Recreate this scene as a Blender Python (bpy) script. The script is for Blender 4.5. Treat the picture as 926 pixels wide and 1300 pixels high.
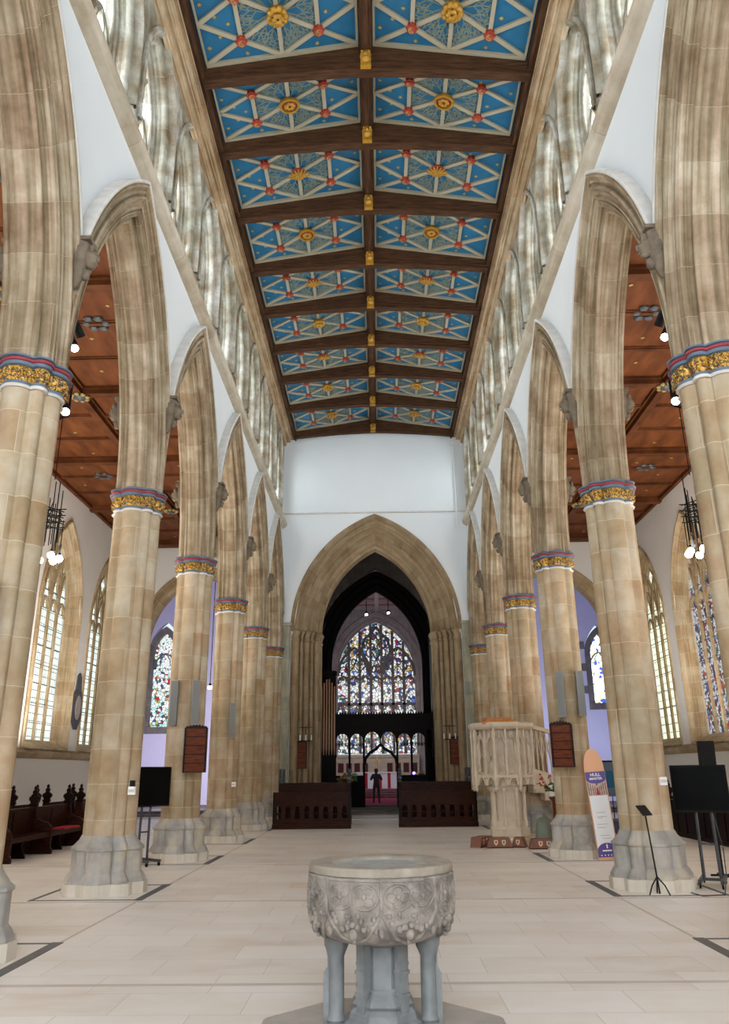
import bpy, bmesh, math, random
from mathutils import Vector, Matrix
C = bpy.context.scene.collection
for o in list(bpy.data.objects): bpy.data.objects.remove(o)
random.seed(7)
PI = math.pi
R = math.radians
sc = bpy.context.scene

# ------------------------------------------------------------------ camera
pitch, yaw, roll = R(18.6), R(0.9), R(0.6)
fw = Vector((-math.sin(yaw)*math.cos(pitch), math.cos(yaw)*math.cos(pitch), math.sin(pitch)))
rt = Vector((math.cos(yaw), math.sin(yaw), 0)); up = rt.cross(fw)
rt2 = rt*math.cos(roll) - up*math.sin(roll); up2 = rt*math.sin(roll) + up*math.cos(roll)
cd = bpy.data.cameras.new('camera'); cam = bpy.data.objects.new('camera', cd); C.objects.link(cam)
M = Matrix((rt2, up2, -fw)).transposed().to_4x4(); M.translation = Vector((0.07, 0, 1.7))
cam.matrix_world = M
cd.sensor_fit = 'VERTICAL'; cd.sensor_height = 36; cd.sensor_width = 36; cd.lens = 36*980/1300
cd.clip_start = 0.05; cd.clip_end = 300
sc.camera = cam

# ------------------------------------------------------------------ world, exposure
w = bpy.data.worlds.new('sky'); sc.world = w; w.use_nodes = True
w.node_tree.nodes['Background'].inputs[0].default_value = (0.75, 0.85, 1, 1)
w.node_tree.nodes['Background'].inputs[1].default_value = 1.0
sc.view_settings.view_transform = 'Standard'; sc.view_settings.look = 'None'
sc.view_settings.gamma = 1; sc.view_settings.use_curve_mapping = False
sc.view_settings.exposure = 0.15
try:
    sc.cycles.use_denoising = True; sc.cycles.max_bounces = 8; sc.cycles.diffuse_bounces = 5
    sc.cycles.glossy_bounces = 3; sc.cycles.transmission_bounces = 4
    sc.cycles.sample_clamp_indirect = 6.0; sc.cycles.caustics_reflective = False
except Exception: pass

CLER_E = 14.0      # daylight through the clerestory glass
AISLE_E = 1.7     # north aisle glass
WEST_E = 18.0      # great west window behind the camera
WAISLE_E = 22.0
EAST_E = .85

def lin(c):
    return tuple((x/255/12.92 if x/255 <= 0.04045 else ((x/255+0.055)/1.055)**2.4) for x in c)+(1,)

def area(name, loc, size, power, col, direction, sy=None):
    l = bpy.data.lights.new(name, 'AREA'); l.energy = power; l.color = col
    l.shape = 'RECTANGLE'; l.size = size; l.size_y = sy or size
    o = bpy.data.objects.new(name, l); C.objects.link(o); o.location = loc
    o.rotation_euler = Vector(direction).to_track_quat('-Z', 'Y').to_euler()
    return o
# transept and chancel floodlights, with added fill in aisles, crossing and sanctuary
LAMPS = True

# ------------------------------------------------------------------ materials
def newmat(name):
    m = bpy.data.materials.new(name); m.use_nodes = True
    nt = m.node_tree; b = nt.nodes['Principled BSDF']; return m, nt, b
def N(nt, t, **k):
    n = nt.nodes.new(t)
    for a, v in k.items(): setattr(n, a, v)
    return n
def plain(name, rgb, rough=0.6, metal=0.0, var=0.0, scale=6, bump=0.0, spec=None):
    m, nt, b = newmat(name)
    c = lin(rgb); b.inputs['Base Color'].default_value = c
    b.inputs['Roughness'].default_value = rough; b.inputs['Metallic'].default_value = metal
    if spec is not None: b.inputs['Specular IOR Level'].default_value = spec
    if var > 0 or bump > 0:
        tc = N(nt, 'ShaderNodeTexCoord'); no = N(nt, 'ShaderNodeTexNoise')
        no.inputs['Scale'].default_value = scale; no.inputs['Detail'].default_value = 5
        nt.links.new(tc.outputs['Object'], no.inputs['Vector'])
        if var > 0:
            r = N(nt, 'ShaderNodeValToRGB')
            r.color_ramp.elements[0].position = .3; r.color_ramp.elements[1].position = .7
            r.color_ramp.elements[0].color = tuple(x*(1-var) for x in c[:3])+(1,)
            r.color_ramp.elements[1].color = tuple(min(1, x*(1+var*.6)) for x in c[:3])+(1,)
            nt.links.new(no.outputs['Fac'], r.inputs[0]); nt.links.new(r.outputs[0], b.inputs['Base Color'])
        if bump > 0:
            bp = N(nt, 'ShaderNodeBump'); bp.inputs['Strength'].default_value = bump; bp.inputs['Distance'].default_value = .02
            nt.links.new(no.outputs['Fac'], bp.inputs['Height']); nt.links.new(bp.outputs[0], b.inputs['Normal'])
    return m

def stone(name, c1, c2, c3, bw, bh, mortar, stain=.5, streak=.35, sx=7, sy=.7, rough=.8, mort=.007, bump=.25):
    """ashlar: blocks laid in the UV map (u across, v along, metres), tinted block by block, streaked along v"""
    m, nt, b = newmat(name); L = nt.links.new
    uv = N(nt, 'ShaderNodeUVMap'); oi = N(nt, 'ShaderNodeObjectInfo')
    off = N(nt, 'ShaderNodeVectorMath', operation='ADD')
    mul = N(nt, 'ShaderNodeMath', operation='MULTIPLY'); mul.inputs[1].default_value = 0.0
    L(oi.outputs['Random'], mul.inputs[0]); L(uv.outputs[0], off.inputs[0])
    br = N(nt, 'ShaderNodeTexBrick'); br.offset = .5
    br.inputs['Scale'].default_value = 1; br.inputs['Brick Width'].default_value = bw
    br.inputs['Row Height'].default_value = bh; br.inputs['Mortar Size'].default_value = mort
    br.inputs['Mortar Smooth'].default_value = .3; br.inputs['Bias'].default_value = 0
    br.inputs['Color1'].default_value = (0, 0, 0, 1); br.inputs['Color2'].default_value = (1, 1, 1, 1)
    br.inputs['Mortar'].default_value = (.5, .5, .5, 1)
    L(uv.outputs[0], br.inputs['Vector'])
    ramp = N(nt, 'ShaderNodeValToRGB'); cr = ramp.color_ramp
    cr.elements[0].color = lin(c1); cr.elements[1].color = lin(c3); e = cr.elements.new(.5); e.color = lin(c2)
    # block tint with some noise
    tc = N(nt, 'ShaderNodeTexCoord')
    n1 = N(nt, 'ShaderNodeTexNoise'); n1.inputs['Scale'].default_value = 2.3; n1.inputs['Detail'].default_value = 6; n1.inputs['Roughness'].default_value = .6
    ad = N(nt, 'ShaderNodeVectorMath', operation='ADD'); cmb = N(nt, 'ShaderNodeCombineXYZ')
    m10 = N(nt, 'ShaderNodeMath', operation='MULTIPLY'); m10.inputs[1].default_value = 40
    L(oi.outputs['Random'], m10.inputs[0]); L(m10.outputs[0], cmb.inputs[0]); L(m10.outputs[0], cmb.inputs[2])
    L(tc.outputs['Object'], ad.inputs[0]); L(cmb.outputs[0], ad.inputs[1]); L(ad.outputs[0], n1.inputs['Vector'])
    mix = N(nt, 'ShaderNodeMix'); mix.data_type = 'FLOAT'; mix.inputs[0].default_value = stain
    mr = N(nt, 'ShaderNodeMapRange'); mr.inputs[1].default_value = .32; mr.inputs[2].default_value = .68
    L(n1.outputs['Fac'], mr.inputs[0])
    L(br.outputs['Color'], mix.inputs[2]); L(mr.outputs[0], mix.inputs[3]); L(mix.outputs[0], ramp.inputs[0])
    # streaks along v
    mp = N(nt, 'ShaderNodeMapping'); mp.inputs['Scale'].default_value = (sx, sy, 1)
    L(uv.outputs[0], mp.inputs[0]); a2 = N(nt, 'ShaderNodeVectorMath', operation='ADD'); L(mp.outputs[0], a2.inputs[0]); L(cmb.outputs[0], a2.inputs[1])
    n2 = N(nt, 'ShaderNodeTexNoise'); n2.inputs['Scale'].default_value = 1; n2.inputs['Detail'].default_value = 4
    L(a2.outputs[0], n2.inputs['Vector'])
    mr2 = N(nt, 'ShaderNodeMapRange'); mr2.inputs[1].default_value = .35; mr2.inputs[2].default_value = .65
    mr2.inputs[3].default_value = 1-streak; mr2.inputs[4].default_value = 1+streak*.25
    L(n2.outputs['Fac'], mr2.inputs[0])
    hs = N(nt, 'ShaderNodeMix'); hs.data_type = 'RGBA'; hs.blend_type = 'MULTIPLY'; hs.inputs[0].default_value = 1
    cc = N(nt, 'ShaderNodeCombineColor'); 
    pw = N(nt, 'ShaderNodeMath', operation='POWER'); pw.inputs[1].default_value = 1.25
    L(mr2.outputs[0], pw.inputs[0])
    L(mr2.outputs[0], cc.inputs[0]); L(mr2.outputs[0], cc.inputs[1]); L(pw.outputs[0], cc.inputs[2])
    L(ramp.outputs[0], hs.inputs[6]); L(cc.outputs[0], hs.inputs[7])
    mm = N(nt, 'ShaderNodeMix'); mm.data_type = 'RGBA'
    L(br.outputs['Fac'], mm.inputs[0]); L(hs.outputs[2], mm.inputs[6]); mm.inputs[7].default_value = lin(mortar)
    L(mm.outputs[2], b.inputs['Base Color']); b.inputs['Roughness'].default_value = rough
    b.inputs['Specular IOR Level'].default_value = .25
    n3 = N(nt, 'ShaderNodeTexNoise'); n3.inputs['Scale'].default_value = 25; n3.inputs['Detail'].default_value = 4
    L(tc.outputs['Object'], n3.inputs['Vector'])
    sb = N(nt, 'ShaderNodeMath', operation='SUBTRACT'); L(n3.outputs['Fac'], sb.inputs[0]); L(br.outputs['Fac'], sb.inputs[1])
    bp = N(nt, 'ShaderNodeBump'); bp.inputs['Strength'].default_value = bump; bp.inputs['Distance'].default_value = .01
    L(sb.outputs[0], bp.inputs['Height']); L(bp.outputs[0], b.inputs['Normal'])
    return m

def wood(name, c1, c2, rough=.5, scale=3, stretch=(12, 1, 12)):
    m, nt, b = newmat(name); L = nt.links.new
    tc = N(nt, 'ShaderNodeTexCoord'); mp = N(nt, 'ShaderNodeMapping'); mp.inputs['Scale'].default_value = stretch
    no = N(nt, 'ShaderNodeTexNoise'); no.inputs['Scale'].default_value = scale; no.inputs['Detail'].default_value = 6
    r = N(nt, 'ShaderNodeValToRGB'); r.color_ramp.elements[0].position = .3; r.color_ramp.elements[1].position = .72
    r.color_ramp.elements[0].color = lin(c1); r.color_ramp.elements[1].color = lin(c2)
    L(tc.outputs['Object'], mp.inputs[0]); L(mp.outputs[0], no.inputs['Vector']); L(no.outputs['Fac'], r.inputs[0]); L(r.outputs[0], b.inputs['Base Color'])
    b.inputs['Roughness'].default_value = rough; b.inputs['Specular IOR Level'].default_value = .06
    bp = N(nt, 'ShaderNodeBump'); bp.inputs['Strength'].default_value = .15; bp.inputs['Distance'].default_value = .01
    L(no.outputs['Fac'], bp.inputs['Height']); L(bp.outputs[0], b.inputs['Normal'])
    return m

def emis(name, rgb, strength):
    m, nt, b = newmat(name)
    b.inputs['Base Color'].default_value = lin(rgb); b.inputs['Emission Color'].default_value = lin(rgb)
    b.inputs['Emission Strength'].default_value = strength; return m

def clearglass(name, strength, tint, bw=.13, bh=.2, var=.3, lead=.012, leadc=(60, 62, 60)):
    """leaded quarries lit by the day outside"""
    m, nt, b = newmat(name); L = nt.links.new
    uv = N(nt, 'ShaderNodeUVMap'); br = N(nt, 'ShaderNodeTexBrick'); br.offset = 0
    br.inputs['Scale'].default_value = 1; br.inputs['Brick Width'].default_value = bw; br.inputs['Row Height'].default_value = bh
    br.inputs['Mortar Size'].default_value = lead; br.inputs['Mortar Smooth'].default_value = .1
    c = lin(tint)
    br.inputs['Color1'].default_value = c; br.inputs['Color2'].default_value = tuple(x*(1-var) for x in c[:3])+(1,)
    br.inputs['Mortar'].default_value = lin(leadc)
    L(uv.outputs[0], br.inputs['Vector'])
    tc = N(nt, 'ShaderNodeTexCoord'); no = N(nt, 'ShaderNodeTexNoise'); no.inputs['Scale'].default_value = 1.3; no.inputs['Detail'].default_value = 3
    L(tc.outputs['Object'], no.inputs['Vector'])
    mr = N(nt, 'ShaderNodeMapRange'); mr.inputs[1].default_value = .3; mr.inputs[2].default_value = .7; mr.inputs[3].default_value = 1-var; mr.inputs[4].default_value = 1.1
    L(no.outputs['Fac'], mr.inputs[0])
    ml = N(nt, 'ShaderNodeMath', operation='MULTIPLY'); ml.inputs[1].default_value = strength; L(mr.outputs[0], ml.inputs[0])
    L(br.outputs['Color'], b.inputs['Emission Color']); L(ml.outputs[0], b.inputs['Emission Strength'])
    b.inputs['Base Color'].default_value = (.05, .05, .05, 1); b.inputs['Roughness'].default_value = .2
    m.use_backface_culling = False
    return m

def stained(name, strength, cols, scale=5, lead=.05, white=.3, fig=0.9):
    """stained glass: voronoi quarries between dark leads, patches of strong colour on pale ground"""
    m, nt, b = newmat(name); L = nt.links.new
    uv = N(nt, 'ShaderNodeUVMap')
    v1 = N(nt, 'ShaderNodeTexVoronoi'); v1.inputs['Scale'].default_value = scale
    v2 = N(nt, 'ShaderNodeTexVoronoi', feature='DISTANCE_TO_EDGE'); v2.inputs['Scale'].default_value = scale
    L(uv.outputs[0], v1.inputs['Vector']); L(uv.outputs[0], v2.inputs['Vector'])
    sep = N(nt, 'ShaderNodeSeparateColor'); L(v1.outputs['Color'], sep.inputs[0])
    ramp = N(nt, 'ShaderNodeValToRGB'); ramp.color_ramp.interpolation = 'CONSTANT'
    cr = ramp.color_ramp; n = len(cols)
    cr.elements[0].color = lin(cols[0]); cr.elements[0].position = 0
    cr.elements[1].color = lin(cols[1]); cr.elements[1].position = 1/n
    for i in range(2, n): e = cr.elements.new(i/n); e.color = lin(cols[i])
    L(sep.outputs[0], ramp.inputs[0])
    big = N(nt, 'ShaderNodeTexNoise'); big.inputs['Scale'].default_value = fig; big.inputs['Detail'].default_value = 2
    L(uv.outputs[0], big.inputs['Vector'])
    st = N(nt, 'ShaderNodeMapRange'); st.inputs[1].default_value = .5-.12; st.inputs[2].default_value = .5+.12
    L(big.outputs['Fac'], st.inputs[0])
    pale = N(nt, 'ShaderNodeMix'); pale.data_type = 'RGBA'
    ma = N(nt, 'ShaderNodeMath', operation='MULTIPLY_ADD'); ma.inputs[1].default_value = 1-white; ma.inputs[2].default_value = white*.5
    L(st.outputs[0], ma.inputs[0])
    gt = N(nt, 'ShaderNodeMath', operation='GREATER_THAN'); L(ma.outputs[0], gt.inputs[0]); L(sep.outputs[1], gt.inputs[1])
    L(gt.outputs[0], pale.inputs[0]); pale.inputs[6].default_value = lin((235, 240, 240)); L(ramp.outputs[0], pale.inputs[7])
    lt = N(nt, 'ShaderNodeMath', operation='GREATER_THAN'); lt.inputs[1].default_value = lead; L(v2.outputs['Distance'], lt.inputs[0])
    ml = N(nt, 'ShaderNodeMath', operation='MULTIPLY'); ml.inputs[1].default_value = strength; L(lt.outputs[0], ml.inputs[0])
    L(pale.outputs[2], b.inputs['Emission Color']); L(ml.outputs[0], b.inputs['Emission Strength'])
    b.inputs['Base Color'].default_value = (.02, .02, .02, 1); b.inputs['Roughness'].default_value = .3
    return m

def floormat():
    m, nt, b = newmat('limestone_floor'); L = nt.links.new
    tc = N(nt, 'ShaderNodeTexCoord')
    br = N(nt, 'ShaderNodeTexBrick'); br.offset = .37; br.offset_frequency = 2
    br.inputs['Scale'].default_value = 1; br.inputs['Brick Width'].default_value = 1.0; br.inputs['Row Height'].default_value = .6
    br.inputs['Mortar Size'].default_value = .0035; br.inputs['Mortar Smooth'].default_value = .2
    br.inputs['Color1'].default_value = (0, 0, 0, 1); br.inputs['Color2'].default_value = (1, 1, 1, 1); br.inputs['Mortar'].default_value = (.5, .5, .5, 1)
    L(tc.outputs['Object'], br.inputs['Vector'])
    mp = N(nt, 'ShaderNodeMapping'); mp.inputs['Scale'].default_value = (.8, 1.7, 1); L(tc.outputs['Object'], mp.inputs[0])
    no = N(nt, 'ShaderNodeTexNoise'); no.inputs['Scale'].default_value = .75; no.inputs['Detail'].default_value = 7; no.inputs['Roughness'].default_value = .62
    L(mp.outputs[0], no.inputs['Vector'])
    mr = N(nt, 'ShaderNodeMapRange'); mr.inputs[1].default_value = .3; mr.inputs[2].default_value = .7; L(no.outputs['Fac'], mr.inputs[0])
    mx = N(nt, 'ShaderNodeMix'); mx.data_type = 'FLOAT'; mx.inputs[0].default_value = .62
    L(br.outputs['Color'], mx.inputs[2]); L(mr.outputs[0], mx.inputs[3])
    r = N(nt, 'ShaderNodeValToRGB'); cr = r.color_ramp
    cr.elements[0].color = lin((222, 208, 192)); cr.elements[0].position = .05
    cr.elements[1].color = lin((246, 242, 237)); cr.elements[1].position = .75
    e = cr.elements.new(.33); e.color = lin((237, 230, 221)); L(mx.outputs[0], r.inputs[0])
    mm = N(nt, 'ShaderNodeMix'); mm.data_type = 'RGBA'; L(br.outputs['Fac'], mm.inputs[0]); L(r.outputs[0], mm.inputs[6]); mm.inputs[7].default_value = lin((206, 198, 188))
    L(mm.outputs[2], b.inputs['Base Color']); b.inputs['Roughness'].default_value = .38; b.inputs['Specular IOR Level'].default_value = .35
    return m

M_PIER = stone('pier_limestone', (152, 120, 86), (176, 156, 128), (194, 184, 166), .62, .52, (192, 178, 154), stain=.55, streak=.26, sx=1.5, sy=.6, mort=.005)
M_BASE = stone('pier_base_stone', (144, 142, 139), (172, 168, 161), (198, 186, 160), .7, .9, (164, 158, 148), stain=.85, streak=.15, sx=2, sy=2)
M_PLIN = stone('plinth_stone', (196, 190, 178), (208, 200, 186), (220, 212, 198), .5, .5, (190, 180, 165), stain=.5, streak=.1)
M_ARCH = stone('arch_limestone', (128, 104, 80), (164, 146, 122), (196, 184, 164), 4.0, .62, (172, 158, 136), stain=.62, streak=.45, sx=11, sy=.5, mort=.003)
M_HOOD = plain('hood_limestone', (205, 202, 196), .8, var=.12, scale=5)
M_CLER = stone('clerestory_stone', (124, 98, 62), (162, 156, 142), (206, 206, 200), .45, .5, (150, 142, 128), stain=.78, streak=.42, sx=3.0, sy=.8, mort=.004)
M_CORN = stone('cornice_stone', (150, 120, 84), (174, 150, 120), (192, 176, 150), 1.2, 3, (170, 150, 125), stain=.6, streak=.25, sx=9, sy=.3)
M_STRING = stone('string_stone', (170, 154, 134), (190, 180, 162), (206, 198, 184), 1.4, 3, (150, 140, 125), stain=.6, streak=.25, sx=5, sy=.5)
M_CROSS = stone('crossing_stone', (124, 102, 76), (148, 128, 100), (164, 148, 122), .5, .45, (140, 124, 102), stain=.5, streak=.22, sx=4, sy=.6)
M_AISLEST = stone('aisle_window_stone', (150, 122, 88), (176, 154, 122), (196, 182, 158), .6, .5, (190, 176, 150), stain=.5, streak=.25, sx=4, sy=.6)
M_PULP = plain('pulpit_stone', (208, 194, 172), .8, var=.16, scale=4, bump=.2)
M_CARVE = plain('carved_head_stone', (112, 100, 84), .85, var=.3, scale=9, bump=.5)
M_WHITE = plain('white_plaster', (216, 221, 223), .85, var=.02, scale=.8)
M_AISLEW = plain('aisle_plaster', (226, 222, 216), .85, var=.03, scale=.8)
M_TRANS = plain('lavender_lit_plaster', (214, 210, 232), .85, var=.04, scale=.7)  # lavender cast of the transept uplights tinted into the plaster colour
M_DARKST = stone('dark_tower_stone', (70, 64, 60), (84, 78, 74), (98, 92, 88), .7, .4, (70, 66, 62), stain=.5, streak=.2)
M_GREYST = stone('grey_dressing_stone', (104, 98, 94), (124, 118, 112), (140, 134, 128), .7, .4, (110, 104, 98), stain=.5, streak=.15)
M_PIL = stone('pilaster_stone', (120, 124, 112), (146, 144, 128), (168, 158, 136), .5, .5, (130, 126, 112), stain=.5, streak=.25)
M_CHAN = stone('chancel_stone', (150, 140, 140), (168, 160, 160), (184, 176, 174), .7, .4, (150, 142, 142), stain=.5, streak=.15)
M_FLOOR = floormat()
M_STRIP = plain('grey_floor_strip', (208, 198, 186), .5, var=.1, scale=3)
M_SLATE = plain('slate_border', (92, 94, 96), .5, var=.15, scale=12)
M_FONT = plain('font_carved_stone', (142, 134, 125), .85, var=.5, scale=11, bump=.8)
M_FRIM = plain('font_rim_stone', (152, 142, 128), .75, var=.25, scale=9, bump=.3)
M_FLEAD = plain('font_basin_grey', (150, 152, 150), .6, var=.25, scale=8)
M_MARB = plain('purbeck_marble', (122, 125, 126), .5, var=.25, scale=9)
M_SLAB = plain('font_step_stone', (176, 170, 162), .7, var=.14, scale=6)
M_OAKD = wood('dark_ceiling_oak', (50, 34, 24), (84, 58, 40), .6, 2.5, (1, 8, 8))
M_OAKY = wood('dark_ceiling_oak_long', (50, 34, 24), (84, 58, 40), .6, 2.5, (8, 1, 8))
M_AOAK = wood('aisle_ceiling_oak', (78, 43, 24), (116, 68, 38), .5, 1.6, (2, .6, 2))
M_AOAKB = wood('aisle_beam_oak', (68, 38, 22), (104, 62, 36), .5, 2, (1, 1, 1))
M_PEW = wood('pew_oak', (30, 15, 10), (62, 32, 20), .35, 3, (2, 2, 10))
M_PEWD = wood('pew_oak_dark', (18, 11, 8), (38, 22, 15), .35, 3, (2, 2, 10))
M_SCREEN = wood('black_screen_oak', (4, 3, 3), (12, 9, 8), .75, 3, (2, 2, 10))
M_HYMN = wood('hymn_board_oak', (80, 38, 22), (112, 58, 34), .4, 3, (2, 2, 10))
M_ORANGE = wood('light_oak', (176, 112, 60), (206, 142, 84), .4, 3, (10, 2, 2))
M_BLUE = plain('ceiling_blue', (8, 90, 126), .7, var=.12, scale=3)
M_RIB = plain('cream_rib_paint', (152, 144, 122), .6)
M_LEAF = plain('pale_leaf_paint', (104, 116, 106), .7)
M_RED = plain('boss_red', (150, 54, 34), .5, var=.2, scale=20)
M_GOLD = plain('gilding', (176, 130, 42), .42, .35, var=.25, scale=25)
def gilt_leaves():
    m, nt, b = newmat('gilt_foliage_paint'); L = nt.links.new
    tc = N(nt, 'ShaderNodeTexCoord'); v = N(nt, 'ShaderNodeTexVoronoi', feature='DISTANCE_TO_EDGE'); v.inputs['Scale'].default_value = 13
    no = N(nt, 'ShaderNodeTexNoise'); no.inputs['Scale'].default_value = 9; mx = N(nt, 'ShaderNodeMix'); mx.data_type = 'VECTOR'; mx.inputs[0].default_value = .35
    L(tc.outputs['Object'], no.inputs['Vector']); L(tc.outputs['Object'], mx.inputs[4]); L(no.outputs['Color'], mx.inputs[5]); L(mx.outputs[1], v.inputs['Vector'])
    r = N(nt, 'ShaderNodeValToRGB'); r.color_ramp.elements[0].position = .05; r.color_ramp.elements[0].color = lin((58, 50, 46)); r.color_ramp.elements[1].position = .16; r.color_ramp.elements[1].color = lin((206, 158, 58))
    L(v.outputs['Distance'], r.inputs[0]); L(r.outputs[0], b.inputs['Base Color']); b.inputs['Roughness'].default_value = .42; b.inputs['Metallic'].default_value = .25
    return m
M_LEAFG = gilt_leaves()
M_GOLDS = plain('star_gilding', (156, 134, 76), .5, .1)
M_CAPR = plain('capital_red', (136, 46, 54), .6)
M_CAPB = plain('capital_blue', (86, 104, 122), .6)
M_BLACK = plain('black_metal', (14, 14, 15), .6, 0, spec=.2)
M_IRON = plain('grey_black_metal', (70, 74, 78), .45, .3)
M_GREYP = plain('grey_speaker', (128, 130, 128), .7)
M_GRILL = plain('speaker_grille_grey', (112, 114, 112), .8)
M_SCRB = plain('tv_screen', (8, 8, 9), .18, spec=.08)
M_WHP = plain('white_plastic', (238, 238, 236), .4)
M_PURP = plain('board_purple', (82, 62, 138), .5)
M_BWHT = plain('board_white', (232, 236, 240), .5)
M_SALM = plain('board_salmon', (226, 172, 132), .55)
M_CUSH = plain('red_cushion', (170, 40, 50), .9)
M_LEATH = plain('kneeler_leather', (124, 82, 66), .6, var=.15, scale=10)
M_BADGE = plain('kneeler_badge', (214, 196, 160), .7)
M_BELL = plain('bell_bronze', (118, 126, 112), .55, .2, var=.15, scale=5)
M_GREEN = plain('leaf_green', (60, 96, 48), .6)
M_REDF = plain('red_flower', (196, 50, 44), .6)
M_WHF = plain('white_flower', (238, 236, 226), .6)
M_CARP = plain('magenta_carpet', (190, 42, 100), .9)
M_ALTW = plain('altar_frontal', (236, 232, 240), .8)
M_ALTR = plain('altar_red_band', (170, 30, 50), .8)
M_MAROON = plain('maroon_panel', (84, 38, 42), .8)
M_PIPE = plain('dull_pipe_metal', (98, 68, 44), .6)
M_PERS = plain('black_clothes', (22, 22, 26), .8)
M_SKIN = plain('skin', (190, 140, 115), .6)
M_HAIR = plain('dark_hair', (40, 28, 22), .7)
M_STRR = plain('chancel_ceiling_red', (150, 96, 96), .7)
M_STRB = plain('chancel_ceiling_blue', (130, 140, 156), .7)
M_STRL = plain('chancel_ceiling_cream', (170, 156, 160), .7)
M_BULB = emis('warm_bulb', (255, 214, 160), 60)
M_SPOT = emis('spot_lamp', (255, 250, 240), 14)
M_SPOTD = emis('small_chancel_lamp', (255, 244, 235), 30)
M_BLUEL = emis('blue_stage_lamp', (120, 90, 255), 8)
M_PLAQ = plain('slate_plaque', (70, 70, 74), .5, var=.2, scale=6)
M_PLAQI = plain('grey_marble', (160, 150, 142), .5, var=.15, scale=6)
M_CRATE = plain('blue_plastic', (60, 78, 120), .5)
M_BANV = plain('violet_banner', (120, 60, 160), .7)
M_BANO = plain('orange_banner', (214, 110, 70), .7)
G_CLER = clearglass('clerestory_glass', CLER_E, (236, 244, 250), .16, .22, .25, .014, (46, 60, 80))
G_AISLE = clearglass('aisle_leaded_glass', AISLE_E, (226, 240, 232), .16, .24, .3, .014, (88, 96, 88))
G_AISLE2 = clearglass('south_aisle_glass', AISLE_E*1.0, (228, 236, 206), .2, .3, .25, .012, (90, 88, 74))
G_WEST = clearglass('west_window_glass', WEST_E, (240, 244, 250), .3, .4, .2, .01)
G_WAISLE = clearglass('aisle_west_glass', WAISLE_E, (240, 244, 250), .3, .4, .2, .01)
COLS = [(30, 50, 120), (150, 30, 40), (40, 70, 110), (230, 235, 240), (200, 160, 70), (60, 110, 70), (240, 240, 245), (90, 60, 120), (235, 225, 200), (70, 110, 190)]
G_EAST = stained('east_window_glass', EAST_E, COLS, 4.6, .06, .9)
G_STAIN = stained('south_stained_glass', .62, [(30, 60, 150), (170, 40, 60), (90, 50, 130), (220, 210, 220), (60, 150, 190), (60, 100, 60), (190, 80, 60), (70, 50, 110)], 9, .06, 1.0)
G_TRL = stained('north_transept_glass', 1.15, [(160, 215, 215), (170, 30, 50), (60, 90, 70), (190, 225, 225), (60, 70, 120), (170, 160, 80), (200, 230, 230)], 7, .045, .3)
G_TRR = stained('south_transept_glass', 3.0, [(250, 250, 245), (40, 70, 180), (245, 240, 220), (250, 250, 250), (200, 190, 120)], 6, .04, .15)

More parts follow.
